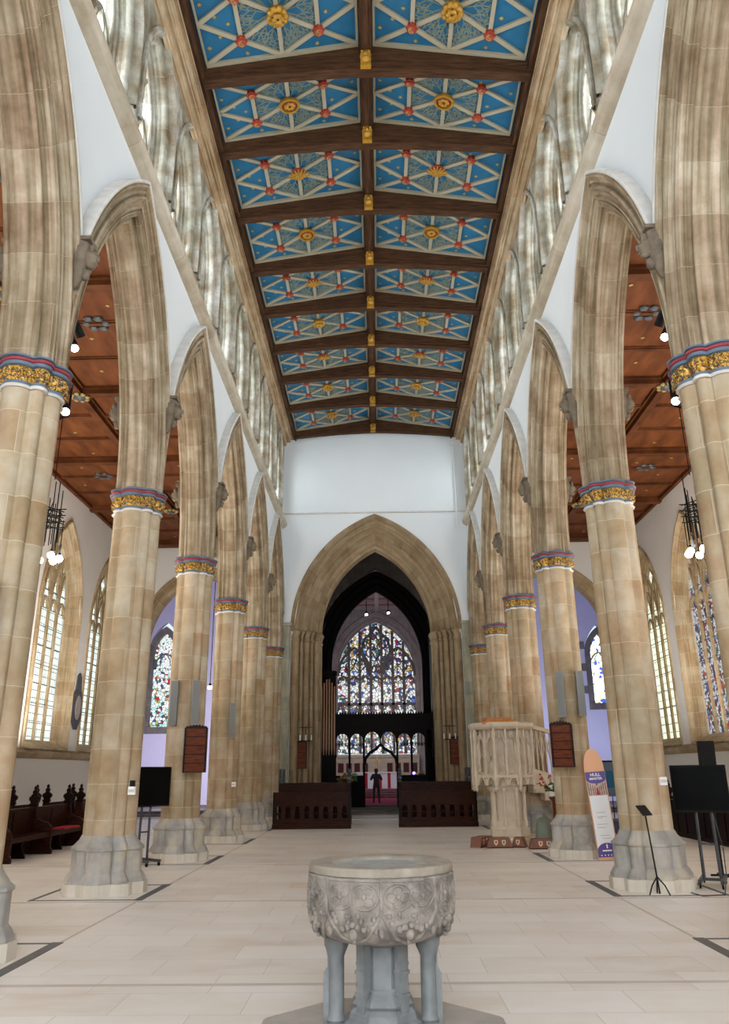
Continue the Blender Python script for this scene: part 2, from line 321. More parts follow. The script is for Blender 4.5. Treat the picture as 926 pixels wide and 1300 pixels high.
# ------------------------------------------------------------------ mesh builder
class Fr:
    """a local frame: point(s, t, d) = o + s*S + t*T + d*Nn"""
    def __init__(f, o, S, T, Nn): f.o, f.S, f.T, f.N = Vector(o), Vector(S), Vector(T), Vector(Nn)
    def __call__(f, s, t, d=0): return f.o + f.S*s + f.T*t + f.N*d
WORLD = Fr((0, 0, 0), (1, 0, 0), (0, 1, 0), (0, 0, 1))
class MB:
    def __init__(s): s.v = []; s.f = []; s.uv = {}
    def add(s, pts): i = len(s.v); s.v += [tuple(p) for p in pts]; return i
    def face(s, idx, uv=None):
        s.f.append(tuple(idx))
        if uv: s.uv[len(s.f)-1] = uv
    def box(s, x0, x1, y0, y1, z0, z1, fr=WORLD):
        P = [fr(x, y, z) for z in (z0, z1) for x, y in ((x0, y0), (x1, y0), (x1, y1), (x0, y1))]
        i = s.add(P)
        for q in ((3, 2, 1, 0), (4, 5, 6, 7), (0, 1, 5, 4), (1, 2, 6, 5), (2, 3, 7, 6), (3, 0, 4, 7)): s.face([i+k for k in q])
        return s
    def grid(s, rows, us=None, vs=None, closed=False):
        n, m = len(rows), len(rows[0]); i = s.add([p for r in rows for p in r])
        for a in range(n-1):
            for b in range(m if closed else m-1):
                c = (b+1) % m
                uv = None
                if us:
                    u1 = us[b+1]
                    uv = ((us[b], vs[a]), (u1, vs[a]), (u1, vs[a+1]), (us[b], vs[a+1]))
                s.face((i+a*m+b, i+a*m+c, i+(a+1)*m+c, i+(a+1)*m+b), uv)
        return i
    def loft(s, rings, cap=True, us=None, vs=None):
        i = s.grid(rings, us, vs, closed=True); m = len(rings[0]); n = len(rings)
        if cap:
            s.face([i+k for k in reversed(range(m))]); s.face([i+(n-1)*m+k for k in range(m)])
        return s
    def lathe(s, prof, c=(0, 0, 0), n=24, ph=0, cap=True):
        rings = [[(c[0]+r*math.cos(ph+2*PI*k/n), c[1]+r*math.sin(ph+2*PI*k/n), c[2]+z) for k in range(n)] for r, z in prof]
        return s.loft(rings, cap)
    def tube(s, pts, r, n=8, cap=True):
        pts = [Vector(p) for p in pts]; rings = []; prev = None
        for k, p in enumerate(pts):
            t = (pts[min(k+1, len(pts)-1)]-pts[max(k-1, 0)]).normalized()
            if prev is None:
                a = t.orthogonal().normalized()
            else:
                a = (prev - t*prev.dot(t)).normalized()
            prev = a; b = t.cross(a); rr = r[k] if isinstance(r, (list, tuple)) else r
            rings.append([p+a*rr*math.cos(2*PI*j/n)+b*rr*math.sin(2*PI*j/n) for j in range(n)])
        return s.loft(rings, cap)
    def ribbon(s, pts, wd, d0, d1, fr, closed=False):
        """a flat bar of width wd following 2D points in the frame's plane, from depth d0 to d1"""
        n = len(pts); L = []; Rr = []
        for k in range(n):
            a = pts[(k-1) % n] if (closed or k > 0) else pts[k]
            b = pts[(k+1) % n] if (closed or k < n-1) else pts[k]
            dx, dy = b[0]-a[0], b[1]-a[1]; l = math.hypot(dx, dy) or 1
            nx, ny = -dy/l*wd/2, dx/l*wd/2
            L.append((pts[k][0]+nx, pts[k][1]+ny)); Rr.append((pts[k][0]-nx, pts[k][1]-ny))
        rings = [[fr(*L[k], d0), fr(*L[k], d1), fr(*Rr[k], d1), fr(*Rr[k], d0)] for k in range(n)]
        if closed: rings.append(rings[0]); s.loft(rings, False)
        else: s.loft(rings, True)
        return s
    def prism(s, poly, d0, d1, fr):
        m = len(poly); i = s.add([fr(a, b, d0) for a, b in poly]+[fr(a, b, d1) for a, b in poly])
        s.face([i+k for k in reversed(range(m))]); s.face([i+m+k for k in range(m)])
        for k in range(m): s.face((i+k, i+(k+1) % m, i+m+(k+1) % m, i+m+k))
        return s
    def blob(s, c, r, sx=1, sy=1, sz=1, n=10, m=7, bump=0, seed=0):
        rnd = random.Random(seed); rings = []
        for a in range(1, m):
            th = PI*a/m
            rings.append([(c[0]+sx*r*math.sin(th)*math.cos(2*PI*k/n)*(1+bump*(rnd.random()-.5)), c[1]+sy*r*math.sin(th)*math.sin(2*PI*k/n)*(1+bump*(rnd.random()-.5)), c[2]-sz*r*math.cos(th)) for k in range(n)])
        return s.loft(rings)
    def build(s, name, mat, parent=None, smooth=False, loc=None, angle=38):
        me = bpy.data.meshes.new(name); me.from_pydata(s.v, [], s.f); me.update()
        bm = bmesh.new(); bm.from_mesh(me)
        # consistent normals are only recomputed for closed shells
        bmesh.ops.recalc_face_normals(bm, faces=bm.faces); bm.to_mesh(me); bm.free()
        ul = me.uv_layers.new(name='UVMap').data; V = me.vertices
        for fi, p in enumerate(me.polygons):
            uv = s.uv.get(fi)
            if uv:
                key = {s.f[fi][k]: uv[k] for k in range(4)}
                for li in p.loop_indices: ul[li].uv = key[me.loops[li].vertex_index]
            else:
                nx, ny, nz = abs(p.normal.x), abs(p.normal.y), abs(p.normal.z)
                for li in p.loop_indices:
                    c = V[me.loops[li].vertex_index].co
                    ul[li].uv = (c.x, c.y) if nz > max(nx, ny) else ((c.y, c.z) if nx > ny else (c.x, c.z))
        if smooth:
            me.polygons.foreach_set('use_smooth', [True]*len(me.polygons))
            me.set_sharp_from_angle(angle=R(angle))
        me.materials.append(mat)
        o = bpy.data.objects.new(name, me); C.objects.link(o)
        if parent: o.parent = parent
        if loc: o.location = loc
        return o
def tag(o, label=None, cat=None, group=None, kind=None):
    if label: o['label'] = label
    if cat: o['category'] = cat
    if group: o['group'] = group
    if kind: o['kind'] = kind
    return o
def thing(name, label, cat, loc=(0, 0, 0), rz=0, group=None, kind=None):
    o = bpy.data.objects.new(name, None); C.objects.link(o); o.location = loc; o.rotation_euler = (0, 0, rz)
    o.empty_display_size = .2
    return tag(o, label, cat, group, kind)
def dup(root, loc=None, rz=None, label=None, group=None, scale=None):
    r = root.copy(); C.objects.link(r)
    if loc is not None: r.location = loc
    if rz is not None: r.rotation_euler = (0, 0, rz)
    if scale is not None: r.scale = scale
    if label: r['label'] = label
    if group: r['group'] = group
    for ch in list(root.children):
        c = ch.copy(); C.objects.link(c); c.parent = r
        for g in ch.children:
            d = g.copy(); C.objects.link(d); d.parent = c
    return r
def struct(name, mb, mat, label=None, smooth=False, parent=None):
    o = mb.build(name, mat, parent, smooth)
    if not parent: tag(o, label, None, None, 'structure')
    return o

# ------------------------------------------------------------------ arches
def curve_c(half, rise): return (rise*rise-half*half)/(2*half)
def arch_t(s, half, ts, c):
    Rr = half+c; return ts+math.sqrt(max(0, Rr*Rr-(abs(s)+c)**2))
def arch_pts(half, d, ts, c, t0, n=18, stop=None):
    """offset d outside a pointed arch of half width `half`; from base left, over the apex, to base right"""
    Rr = half+c+d
    a1 = math.acos(min(1, c/Rr)); L = []
    if t0 < ts-1e-4: L += [(-(half+d), t0)]
    for k in range(n+1):
        a = a1*k/n; L.append((c-Rr*math.cos(a), ts+Rr*math.sin(a)))
    Rt = [(-x, t) for x, t in reversed(L[:-1])]
    return L+Rt
def arch_sweep(mb, prof, half, ts, c, t0, fr, n=18, sc_=0.0, flip=False):
    """prof: list of (d outward, w depth); sweeps it round the arch"""
    cols = [arch_pts(half, d, ts, c, t0, n) for d, w in prof]
    m = len(cols[0]); rows = [[fr(cols[j][k][0]+sc_, cols[j][k][1], prof[j][1]) for j in range(len(prof))] for k in range(m)]
    us = [0]
    for j in range(1, len(prof)): us.append(us[-1]+math.hypot(prof[j][0]-prof[j-1][0], prof[j][1]-prof[j-1][1]))
    mid = cols[len(cols)//2]; vs = [t0]
    for k in range(1, m): vs.append(vs[-1]+math.hypot(mid[k][0]-mid[k-1][0], mid[k][1]-mid[k-1][1]))
    mb.grid(rows, us, vs); return mb
def wall_arches(mb, fr, s0, s1, t0, t1, openings, th):
    """wall in the frame plane with arched openings: (centre, half, base, spring, c). Faces at d=0 and d=-th"""
    ops = sorted(openings); cuts = [s0]
    for a, b in zip(ops, ops[1:]): cuts.append((a[0]+a[1]+b[0]-b[1])/2)
    cuts.append(s1)
    def quad(a, b, c, d, dd):
        P = [a, b, c, d]; i = mb.add([fr(x, y, dd) for x, y in P]); mb.face((i, i+1, i+2, i+3))
    for k, (sc_, h, tb, ts, c) in enumerate(ops):
        l, r = cuts[k], cuts[k+1]
        for dd in (0, -th):
            if sc_-h-l > 1e-3: quad((l, t0), (sc_-h, t0), (sc_-h, t1), (l, t1), dd)
            if r-sc_-h > 1e-3: quad((sc_+h, t0), (r, t0), (r, t1), (sc_+h, t1), dd)
            if tb-t0 > 1e-3: quad((sc_-h, t0), (sc_+h, t0), (sc_+h, tb), (sc_-h, tb), dd)
            n = 28
            for j in range(n):
                a, b = -h+2*h*j/n, -h+2*h*(j+1)/n
                quad((sc_+a, arch_t(a, h, ts, c)), (sc_+b, arch_t(b, h, ts, c)), (sc_+b, t1), (sc_+a, t1), dd)
        # reveals
        pts = [(sc_-h, tb)]+[(sc_-h+2*h*j/28, arch_t(-h+2*h*j/28, h, ts, c)) for j in range(29)]+[(sc_+h, tb)]
        mb.grid([[fr(a, b, 0) for a, b in pts], [fr(a, b, -th) for a, b in pts]])
        if tb-t0 > 1e-3: mb.grid([[fr(sc_-h, tb, 0), fr(sc_+h, tb, 0)], [fr(sc_-h, tb, -th), fr(sc_+h, tb, -th)]])
    # outer rim
    rim = [(s0, t0), (s0, t1), (s1, t1), (s1, t0)]
    mb.grid([[fr(a, b, 0) for a, b in rim], [fr(a, b, -th) for a, b in rim]])
    return mb
def mould(segs, p0, p1):
    """moulded line from p0 to p1; segs: (kind, share) with r roll, h hollow, f fillet, n notch"""
    tot = sum(x for _, x in segs); dx, dy = p1[0]-p0[0], p1[1]-p0[1]; l = math.hypot(dx, dy); ux, uy = dx/l, dy/l; nx, ny = -uy, ux
    out = [p0]; pos = 0
    for k, x in segs:
        wd = x/tot*l
        if k in 'rh':
            sg = 1 if k == 'r' else -1
            for j in range(1, 7):
                a = PI*j/6; q = pos+wd/2-wd/2*math.cos(a); h = sg*wd*.48*math.sin(a); out.append((p0[0]+ux*q+nx*h, p0[1]+uy*q+ny*h))
        elif k == 'n':
            for q, h in ((pos, -.8*wd), (pos+wd, -.8*wd), (pos+wd, 0)): out.append((p0[0]+ux*q+nx*h, p0[1]+uy*q+ny*h))
        else:
            q = pos+wd; out.append((p0[0]+ux*q, p0[1]+uy*q))
        pos += wd
    return out
def wall_arches2(mb, fr, s0, s1, t0, t1, ops, th, hc):
    """arcade spandrel wall: openings touch; curve from a wider pointed arch (half hc)"""
    def quad(a, b, c, d, dd):
        i = mb.add([fr(x, y, dd) for x, y in (a, b, c, d)]); mb.face((i, i+1, i+2, i+3))
    for sc_, h, ts, c in ops:
        n = 30
        for j in range(n):
            a, b = -h+2*h*j/n, -h+2*h*(j+1)/n
            for dd in (0, -th): quad((sc_+a, arch_t(a, hc, ts, c)), (sc_+b, arch_t(b, hc, ts, c)), (sc_+b, t1), (sc_+a, t1), dd)
        pts = [(sc_-h+2*h*j/n, arch_t(-h+2*h*j/n, hc, ts, c)) for j in range(n+1)]
        mb.grid([[fr(a, b, 0) for a, b in pts], [fr(a, b, -th) for a, b in pts]])
    e = ops[-1][0]+ops[-1][1]
    if s1 > e:
        for dd in (0, -th): quad((e, 0), (s1, 0), (s1, t1), (e, t1), dd)
    mb.grid([[fr(s0, t1, 0), fr(s1, t1, 0)], [fr(s0, t1, -th), fr(s1, t1, -th)]])
    return mb
def tracery(mb, fr, half, t0, ts, c, n, wd, d0, d1, head=None, inter=True, transoms=(), cusps=True, supers=False):
    ms = [-half+2*half*k/n for k in range(1, n)]
    lw = 2*half/n; head = ts if head is None else head
    for m in ms:
        top = arch_t(m, half, ts, c) if supers else (ts if inter else arch_t(m, half, ts, c))
        mb.ribbon([(m, t0), (m, top)], wd, d0, d1, fr)
    if inter:
        Rr = half+c
        for m in ms:
            for sg in (1, -1):
                pts = []
                for j in range(41):
                    a = PI/2*j/40*1.0
                    x = (m*sg+half)+c-Rr*math.cos(a); t = ts+Rr*math.sin(a)
                    if abs(x) > half or t > arch_t(x, half, ts, c)+.01: break
                    pts.append((x*sg, t))
                if len(pts) > 2: mb.ribbon(pts, wd*.8, d0+.01*sg, d1+.005*sg, fr)
    for k in range(n):
        mid = -half+lw*(k+.5); hw = lw/2
        for base in (head,)+tuple(transoms):
            c2 = hw*.5; tb = base-hw*1.1
            if tb > arch_t(mid, half, ts, c)-hw*2.0 and base == head: continue
            pts = [(mid+x, t) for x, t in arch_pts(hw*.98, 0, tb, c2, tb, 7)]
            mb.ribbon(pts, wd*.7, d0+.02, d1-.01, fr)
            if cusps:
                for sg in (-1, 1):
                    q = [(mid+sg*hw*.95, tb+hw*.15), (mid+sg*hw*.45, tb+hw*.35), (mid+sg*hw*.42, tb+hw*.75), (mid+sg*hw*.05, tb+hw*1.35)]
                    mb.ribbon(q, wd*.4, d0+.03, d1-.02, fr)
    for tr in transoms: mb.ribbon([(-half, tr+.02), (half, tr+.02)], wd, d0, d1, fr)
    return mb
def glass(mb, fr, half, t0, ts, c, d, n=24):
    pts = [(-half, t0)]+[(-half+2*half*j/n, arch_t(-half+2*half*j/n, half, ts, c)) for j in range(n+1)]+[(half, t0)]
    mb.prism(pts, d-.015, d, fr); return mb

# ================================================================== SETTING
PY = [3.9, 8.4, 12.9, 17.4, 21.9, 26.4, 30.9]
PX = 4.16; WX = 3.90; SPR = 6.4
AX = 10.65; AZ = 11.25; ENDY = 33.0; WESTY = -7.0
mb = MB(); mb.box(-11.2, 11.2, WESTY-.3, 34.5, -.3, 0)
struct('floor', mb, M_FLOOR, 'pale limestone slab floor of the nave and aisles')
mb = MB(); mb.box(-16, 16, 34.5, 35.6, -.3, .07); mb.box(-16, 16, 35.6, 61, -.3, .14)
o = struct('floor', mb, M_GREYST, 'dark stepped floor of the crossing beyond the pews')
# transverse grey bands and slate squares round the piers, inlaid in the floor
mb = MB()
for y in PY[1:6]:
    mb.box(-10.6, 10.6, y-.98, y-.90, 0, .0012)
for s in (-1, 1): mb.box(min(s*3.36, s*3.40), max(s*3.36, s*3.40), 0, 31, 0, .0011)
struct('trim_1', mb, M_STRIP, 'thin grey bands inlaid across and along the pale floor')
sq = None
for i, y in enumerate(PY[1:6]):
    for s in (-1, 1):
        if sq is None:
            mb = MB(); a, b = .82, .70
            mb.box(-a, a, -a+.02, -a+.06, 0, .006); mb.box(-a, a, a-.06, a-.02, 0, .006)
            mb.box(b, a, -a, a, 0, .007); mb.box(-a, -a+.05, -a, a, 0, .007)
            sq = mb.build('slate_border', M_SLATE); o = sq
        else:
            o = sq.copy(); C.objects.link(o)
        o.location = (s*PX, y, 0)
        if s > 0: o.rotation_euler = (0, 0, PI)
        side = 'left' if s < 0 else 'right'
        tag(o, 'slate border inlaid in the floor around the %s %s pier' % (['nearest', 'second', 'third', 'fourth', 'fifth'][i], side), None, 'slate pier borders', 'structure')

# nave spandrel walls, clerestory walls
HALF = 1.85; CC = 3.5
for s, nm in ((-1, 'left'), (1, 'right')):
    fr = Fr((s*WX, 0, 0), (0, 1, 0), (0, 0, 1), (-s, 0, 0))
    ops = [((PY[i]+PY[i+1])/2, 2.25, SPR, CC) for i in range(6)]
    mb = MB(); wall_arches2(mb, fr, PY[0], 31.15, 0, 11.62, ops, .40, HALF+.62)
    struct('wall_'+nm, mb, M_WHITE, 'white plastered wall above the %s nave arcade' % nm)
    mb = MB(); fr2 = Fr((s*3.9, 0, 0), (0, 1, 0), (0, 0, 1), (-s, 0, 0))
    ops = [(6.72+2.28*k, .99, 12.0, 13.6, 1.05) for k in range(11)]
    wall_arches(mb, fr2, 4.0, 31.15, 11.5, 16.6, ops, .8)
    struct('wall_'+nm, mb, M_CLER, 'mottled grey and ochre stone clerestory wall on the %s' % nm)
    mb = MB(); mb.box(min(s*3.8, s*4.6), max(s*3.8, s*4.6), WESTY, 3.88, 0, 16.6)
    struct('wall_'+nm, mb, M_WHITE, 'plain wall at the west end of the nave, %s side' % nm)
    # string course below the clerestory
    mb = MB(); prof = [(4.0, 11.42), (3.86, 11.45), (3.78, 11.50), (3.74, 11.52), (3.70, 11.60), (3.69, 11.66), (3.72, 11.70), (3.78, 11.70), (3.78, 11.74), (3.76, 11.80), (3.80, 11.84), (3.9, 12.0)]
    us = [0.09*k for k in range(len(prof))]
    mb.grid([[(s*x, y, z) for x, z in prof] for y in (4.0, 31.0)], us, [0, 27])
    struct('trim_2', mb, M_STRING, 'moulded stone string course under the %s clerestory' % nm, True)
    # cornice under the roof
    mb = MB(); prof = [(3.92, 15.20), (3.86, 15.22)]+[(x, z) for x, z in mould([('r', 1), ('f', .5), ('h', 1.6), ('f', .5), ('r', 1.2), ('h', 1), ('f', .4), ('r', .8)], (3.86, 15.24), (3.50, 15.56))]+[(3.5, 15.66), (3.9, 15.7)]
    us = [0.03*k for k in range(len(prof))]
    mb.grid([[(s*x, y, z) for x, z in prof] for y in (4.0, 31.0)], us, [0, 27])
    struct('trim_3', mb, M_CORN, 'moulded stone cornice under the painted roof on the %s' % nm, True)
    # aisle outer wall
    mb = MB(); fr3 = Fr((s*AX, 0, 0), (0, 1, 0), (0, 0, 1), (-s, 0, 0))
    ops = [(16.7+4.45*k, 1.72, 2.5, 6.9, 2.12) for k in range(4)]
    wall_arches(mb, fr3, WESTY, ENDY+.4, 0, AZ+.3, ops, .6)
    struct('wall_'+nm, mb, M_AISLEW, 'cream plastered outer wall of the %s aisle' % nm)
    mb = MB(); prof = [(AX+.02, 2.18), (AX-.06, 2.22), (AX-.12, 2.30), (AX-.13, 2.36), (AX-.08, 2.42), (AX+.02, 2.5)]
    mb.grid([[(s*x, y, z) for x, z in prof] for y in (WESTY, ENDY)], [0, .1, .2, .3, .4, .5], [0, 40])
    struct('trim_4', mb, M_AISLEST, 'stone sill string along the %s aisle wall' % nm, True)
# west end
mb = MB(); frw = Fr((0, WESTY, 0), (-1, 0, 0), (0, 0, 1), (0, 1, 0))
wall_arches(mb, frw, -11.2, 11.2, 0, 17, [(-7.6, 1.6, 3, 7, 1.9), (0, 2.9, 3.2, 9.5, 3.0), (7.6, 1.6, 3, 7, 1.9)], .5)
struct('wall_back', mb, M_WHITE, 'west wall behind the camera')
def simple_window(name, fr, half, t0, ts, c, n, wd, gmat, smat, label, head=None, transoms=()):
    r = thing(name, label, None, kind='structure')
    mb = MB(); tracery(mb, fr, half, t0, ts, c, n, wd, -.32, -.16, head, transoms=transoms); mb.build('tracery', smat, r)
    mb = MB(); glass(mb, fr, half, t0, ts, c, -.25); mb.build('glass', gmat, r); return r
simple_window('window_1', frw, 2.85, 3.2, 9.5, 3.0, 5, .16, G_WEST, M_CROSS, 'great west window behind the camera')
for k, x in enumerate((-7.6, 7.6)):
    f2 = Fr((x, WESTY, 0), (-1, 0, 0), (0, 0, 1), (0, 1, 0))
    simple_window('window_2', f2, 1.55, 3, 7, 1.9, 3, .14, G_WAISLE, M_CROSS, 'west window of the %s aisle behind the camera' % ('left', 'right')[k])

# crossing arch wall and aisle end walls
fre = Fr((0, 31.0, 0), (1, 0, 0), (0, 0, 1), (0, -1, 0))
EH, ES = 2.27, 7.1; EC = curve_c(2.27, 3.64)
mb = MB(); wall_arches(mb, fre, -4.5, 4.5, 0, 17.0, [(0, 3.35, 0.02, ES, EC)], 1.4)
struct('wall_front', mb, M_WHITE, 'white wall above the crossing arch at the end of the nave')
mb = MB(); mb.box(-3.9, 3.9, 30.93, 31.0, 12.08, 12.13); struct('trim_5', mb, M_HOOD, 'thin ledge across the white end wall')
r = thing('crossing_arch', 'tall pointed stone arch in the white end wall opening to the dark crossing', 'arch', (0, 31, 0))
prof = [(1.20, .03), (1.17, .07), (1.12, .08)]+mould([('f', 1), ('r', 1.5), ('h', 2), ('f', 2), ('n', .6), ('f', 2), ('r', 1.5), ('h', 1.6), ('f', 2), ('n', .6), ('f', 2.2), ('r', 1.5), ('f', 1.5)], (1.10, .06), (0.0, -.75))+[(0, -1.35)]
prof = [(d, w_) for d, w_ in prof]
frl = Fr((0, 0, 0), (1, 0, 0), (0, 0, 1), (0, -1, 0))
mb = MB(); arch_sweep(mb, prof, EH, ES, EC, ES, frl, 22); mb.build('arch_mouldings', M_CROSS, r, True)
def cluster(mb, x0, x1, y0, y1, z0, z1, n, rr, fr, sg):
    """stepped respond with n attached shafts between outer face (x1,y0) and inner edge (x0,y1)"""
    pts = []
    for k in range(n):
        f = (k+.5)/n; px = x1+(x0-x1)*f; py = y0+(y1-y0)*f
        for j in range(9):
            a = R(-60)+R(240)*j/8
            # outward normal points to the nave and to the opening
            ang = R(225) + (a-R(60))
            pts.append((px+rr*math.cos(ang), py-rr*math.sin(ang)*-1))
    return pts
for s in (-1, 1):
    # jamb plan: polyline in (x outward from axis, w depth), with shafts
    plan = [(3.42, .0)]
    for k in range(5):
        f = k/4; cx, cy = 3.22-.78*f, .02-.66*f
        for j in range(10):
            a = R(20)+R(205)*j/9        # sweep round towards the opening
            rr = .125 if k % 2 == 0 else .085
            plan.append((cx+rr*math.cos(a), cy+rr*math.sin(a)))
    plan += [(2.27, -.8), (2.27, -1.38)]
    us = [0]
    for a, b in zip(plan, plan[1:]): us.append(us[-1]+math.hypot(b[0]-a[0], b[1]-a[1]))
    def ring(z, grow): return [(s*(x-grow*.7), -(y+grow*.7), z) for x, y in plan]
    mb = MB(); mb.grid([ring(z, 0) for z in (.9, 3, 5, 6.75)], us, [.9, 3, 5, 6.75]); mb.build('respond_shafts', M_CROSS, r, True)
    mb = MB(); mb.grid([ring(z, g) for z, g in ((6.70, .0), (6.72, .05), (6.78, .05), (6.80, .01), (6.9, .02), (7.0, .08), (7.03, .12), (7.08, .12), (7.12, .06), (7.14, 0))]); mb.build('respond_capital', M_CROSS, r, True)
    mb = MB(); mb.grid([ring(z, g) for z, g in ((0, .16), (.35, .16), (.4, .1), (.7, .1), (.78, .06), (.95, 0))]); mb.build('respond_base', M_BASE, r, True)
    # flat grey-green pilaster beside the crossing arch
    mb = MB(); mb.box(min(s*3.44, s*3.86), max(s*3.44, s*3.86), 30.86, 31.02, 0, 7.3); mb.box(min(s*3.40, s*3.88), max(s*3.40, s*3.88), 30.8, 31.02, 7.3, 7.42)
    struct('trim_6', mb, M_PIL, 'grey-green stone pilaster %s of the crossing arch' % ('left', 'right')[s > 0])
    # aisle end walls with an arch to the transept
    fa = Fr((s*7.6, ENDY, 0), (1, 0, 0), (0, 0, 1), (0, -1, 0)); 
    c_ = curve_c(2.75, 3.4)
    mb = MB(); wall_arches(mb, fa, -3.1, 3.1, 0, AZ+.3, [(0, 2.75, .02, 6.95, c_)], .8)
    struct('wall_front', mb, M_AISLEW, 'cream end wall of the %s aisle round the transept arch' % ('left', 'right')[s > 0])
    ra = thing('transept_arch', 'stone arch at the end of the %s aisle opening to the lavender-lit transept' % ('left', 'right')[s > 0], 'arch', (s*7.6, ENDY, 0), group='transept arches')
    pr = [(.45, .03), (.42, .06)]+mould([('f', 1), ('r', 1.5), ('h', 1.5), ('f', 1), ('r', 1.5), ('h', 1.5), ('f', 1)], (.40, .05), (0, -.4))+[(0, -.8)]
    mb = MB(); arch_sweep(mb, pr, 2.35, 6.95, curve_c(2.35, 3.05), 0, frl, 16); mb.build('arch_mouldings', M_AISLEST, ra, True)

# tower, transepts and chancel shells
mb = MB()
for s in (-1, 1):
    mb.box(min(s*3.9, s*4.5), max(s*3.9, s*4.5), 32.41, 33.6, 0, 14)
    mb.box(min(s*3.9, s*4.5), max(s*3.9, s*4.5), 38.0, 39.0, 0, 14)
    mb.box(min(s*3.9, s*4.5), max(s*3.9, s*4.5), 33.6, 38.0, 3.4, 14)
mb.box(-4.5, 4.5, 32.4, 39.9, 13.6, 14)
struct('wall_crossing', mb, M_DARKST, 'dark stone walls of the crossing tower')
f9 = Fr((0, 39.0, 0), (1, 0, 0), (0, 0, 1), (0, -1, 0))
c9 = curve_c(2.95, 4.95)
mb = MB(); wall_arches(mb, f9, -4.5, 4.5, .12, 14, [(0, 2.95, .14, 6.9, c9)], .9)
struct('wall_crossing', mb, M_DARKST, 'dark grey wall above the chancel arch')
r = thing('chancel_arch', 'blackish inner arch beyond the crossing, framing the east window', 'arch', (0, 39, 0))
pr = [(.85, .04), (.8, .1)]+mould([('f', 1), ('r', 1.5), ('h', 1.5), ('f', 1), ('r', 1.5), ('h', 1.5), ('f', 1), ('r', 1)], (.78, .06), (0, -.5))+[(0, -.9)]
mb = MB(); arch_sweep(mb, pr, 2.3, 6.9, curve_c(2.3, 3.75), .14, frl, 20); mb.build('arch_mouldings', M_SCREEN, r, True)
mb = MB()
for s in (-1, 1):
    mb.box(min(s*4.3, s*4.8), max(s*4.3, s*4.8), 39.9, 61, .1, 13.6)
struct('wall_chancel', mb, M_CHAN, 'grey stone side walls of the chancel')
EWH, EWS = 2.95, 8.7; EWC = curve_c(2.95, 4.1)
f60 = Fr((0, 60, 0), (1, 0, 0), (0, 0, 1), (0, -1, 0))
mb = MB(); wall_arches(mb, f60, -4.8, 4.8, .1, 15.2, [(-.1, EWH+.35, 2.9, EWS, EWC)], .6)
struct('wall_chancel', mb, M_CHAN, 'grey stone east wall round the great window')
# chancel ceiling: painted boards in stripes
mb = MB(); mb.box(-4.8, 4.8, 39.9, 61, 13.9, 14.1); struct('ceiling', mb, M_STRL, 'pale painted boards of the chancel roof')
for nm, mat, off in (('red', M_STRR, 0), ('blue-grey', M_STRB, 1.1)):
    mb = MB()
    for k in range(9):
        y = 40.5+2.2*k+off; mb.box(-4.7, 4.7, y, y+.7, 13.85, 13.9)
    struct('trim_7', mb, mat, '%s painted bands across the chancel roof' % nm)
mb = MB()
for k in range(10): mb.box(-4.7, 4.7, 41.3+2.2*k, 41.5+2.2*k, 13.6, 13.9)
mb.box(-.14, .14, 40, 60, 13.55, 13.9)
struct('trim_8', mb, M_STRL, 'ribs of the striped chancel roof')
# transepts
for s, nm in ((-1, 'left'), (1, 'right')):
    x0, x1 = (s*4.6, s*17.5); a, b = min(x0, x1), max(x0, x1)
    ft = Fr((s*11, 43.0, 0), (1, 0, 0), (0, 0, 1), (0, -1, 0))
    mb = MB(); off = -.05 if s < 0 else 1.0
    off2 = off+(-.75 if s < 0 else .25)
    wall_arches(mb, ft, a-s*11, b-s*11, .1, 15, [(off2, .9 if s < 0 else .78, 4.0 if s < 0 else 5.0, 8.0 if s < 0 else 7.7, 1.4)], .4)
    struct('wall_transept_'+nm, mb, M_TRANS, 'lavender-lit plaster wall of the %s transept' % nm)
    mb = MB(); mb.box(a, b, 33.85, 43.4, 14.6, 15); mb.box(min(s*17, s*17.5), max(s*17, s*17.5), 33.85, 43.4, .1, 14.7)
    mb.box(min(s*10.7, s*17.5), max(s*10.7, s*17.5), 33.4, 33.8, 0, 15)
    mb.box(a, b, 33.4, 33.8, AZ+.31, 15)
    struct('wall_transept_'+nm, mb, M_TRANS, 'outer walls and roof of the %s transept' % nm)
    off += (-.75 if s < 0 else .25); hw_, b_, t_ = (.62, 4.1, 7.9) if s < 0 else (.5, 5.1, 7.7)
    mbg = Fr((s*11+off, 43.0, 0), (1, 0, 0), (0, 0, 1), (0, -1, 0))
    rw = simple_window('window_3', mbg, hw_, b_, t_, 1.0, 1, .1, G_TRL if s < 0 else G_TRR, M_GREYST, 'narrow stained glass lancet in the %s transept wall' % nm)
    mb = MB(); arch_sweep(mb, [(.32, .04), (.3, .08), (0, .02), (0, -.3)], hw_, t_, 1.0, b_-.2, mbg, 12)
    mb.box(-hw_-.32, hw_+.32, b_-.35, b_, -.1, .1, mbg)
    for t in (5.0, 6.2, 7.4):
        for q in (-1, 1): mb.box(min(q*(hw_+.3), q*(hw_+.58)), max(q*(hw_+.3), q*(hw_+.58)), t+.6*(s > 0), t+.4+.6*(s > 0), 0, .05, mbg)
    mb.build('dressed_surround', M_GREYST, rw)

# ================================================================== windows
def moulded_surround(mb, half, ts, c, t0, fr, depth, out, segs):
    pr = mould(segs, (out, 0.0), (0, -depth))
    pr = [(out+.10, .0), (out+.10, .05), (out+.03, .07), (out, .02)]+pr
    arch_sweep(mb, pr, half, ts, c, t0, fr, 14); return mb
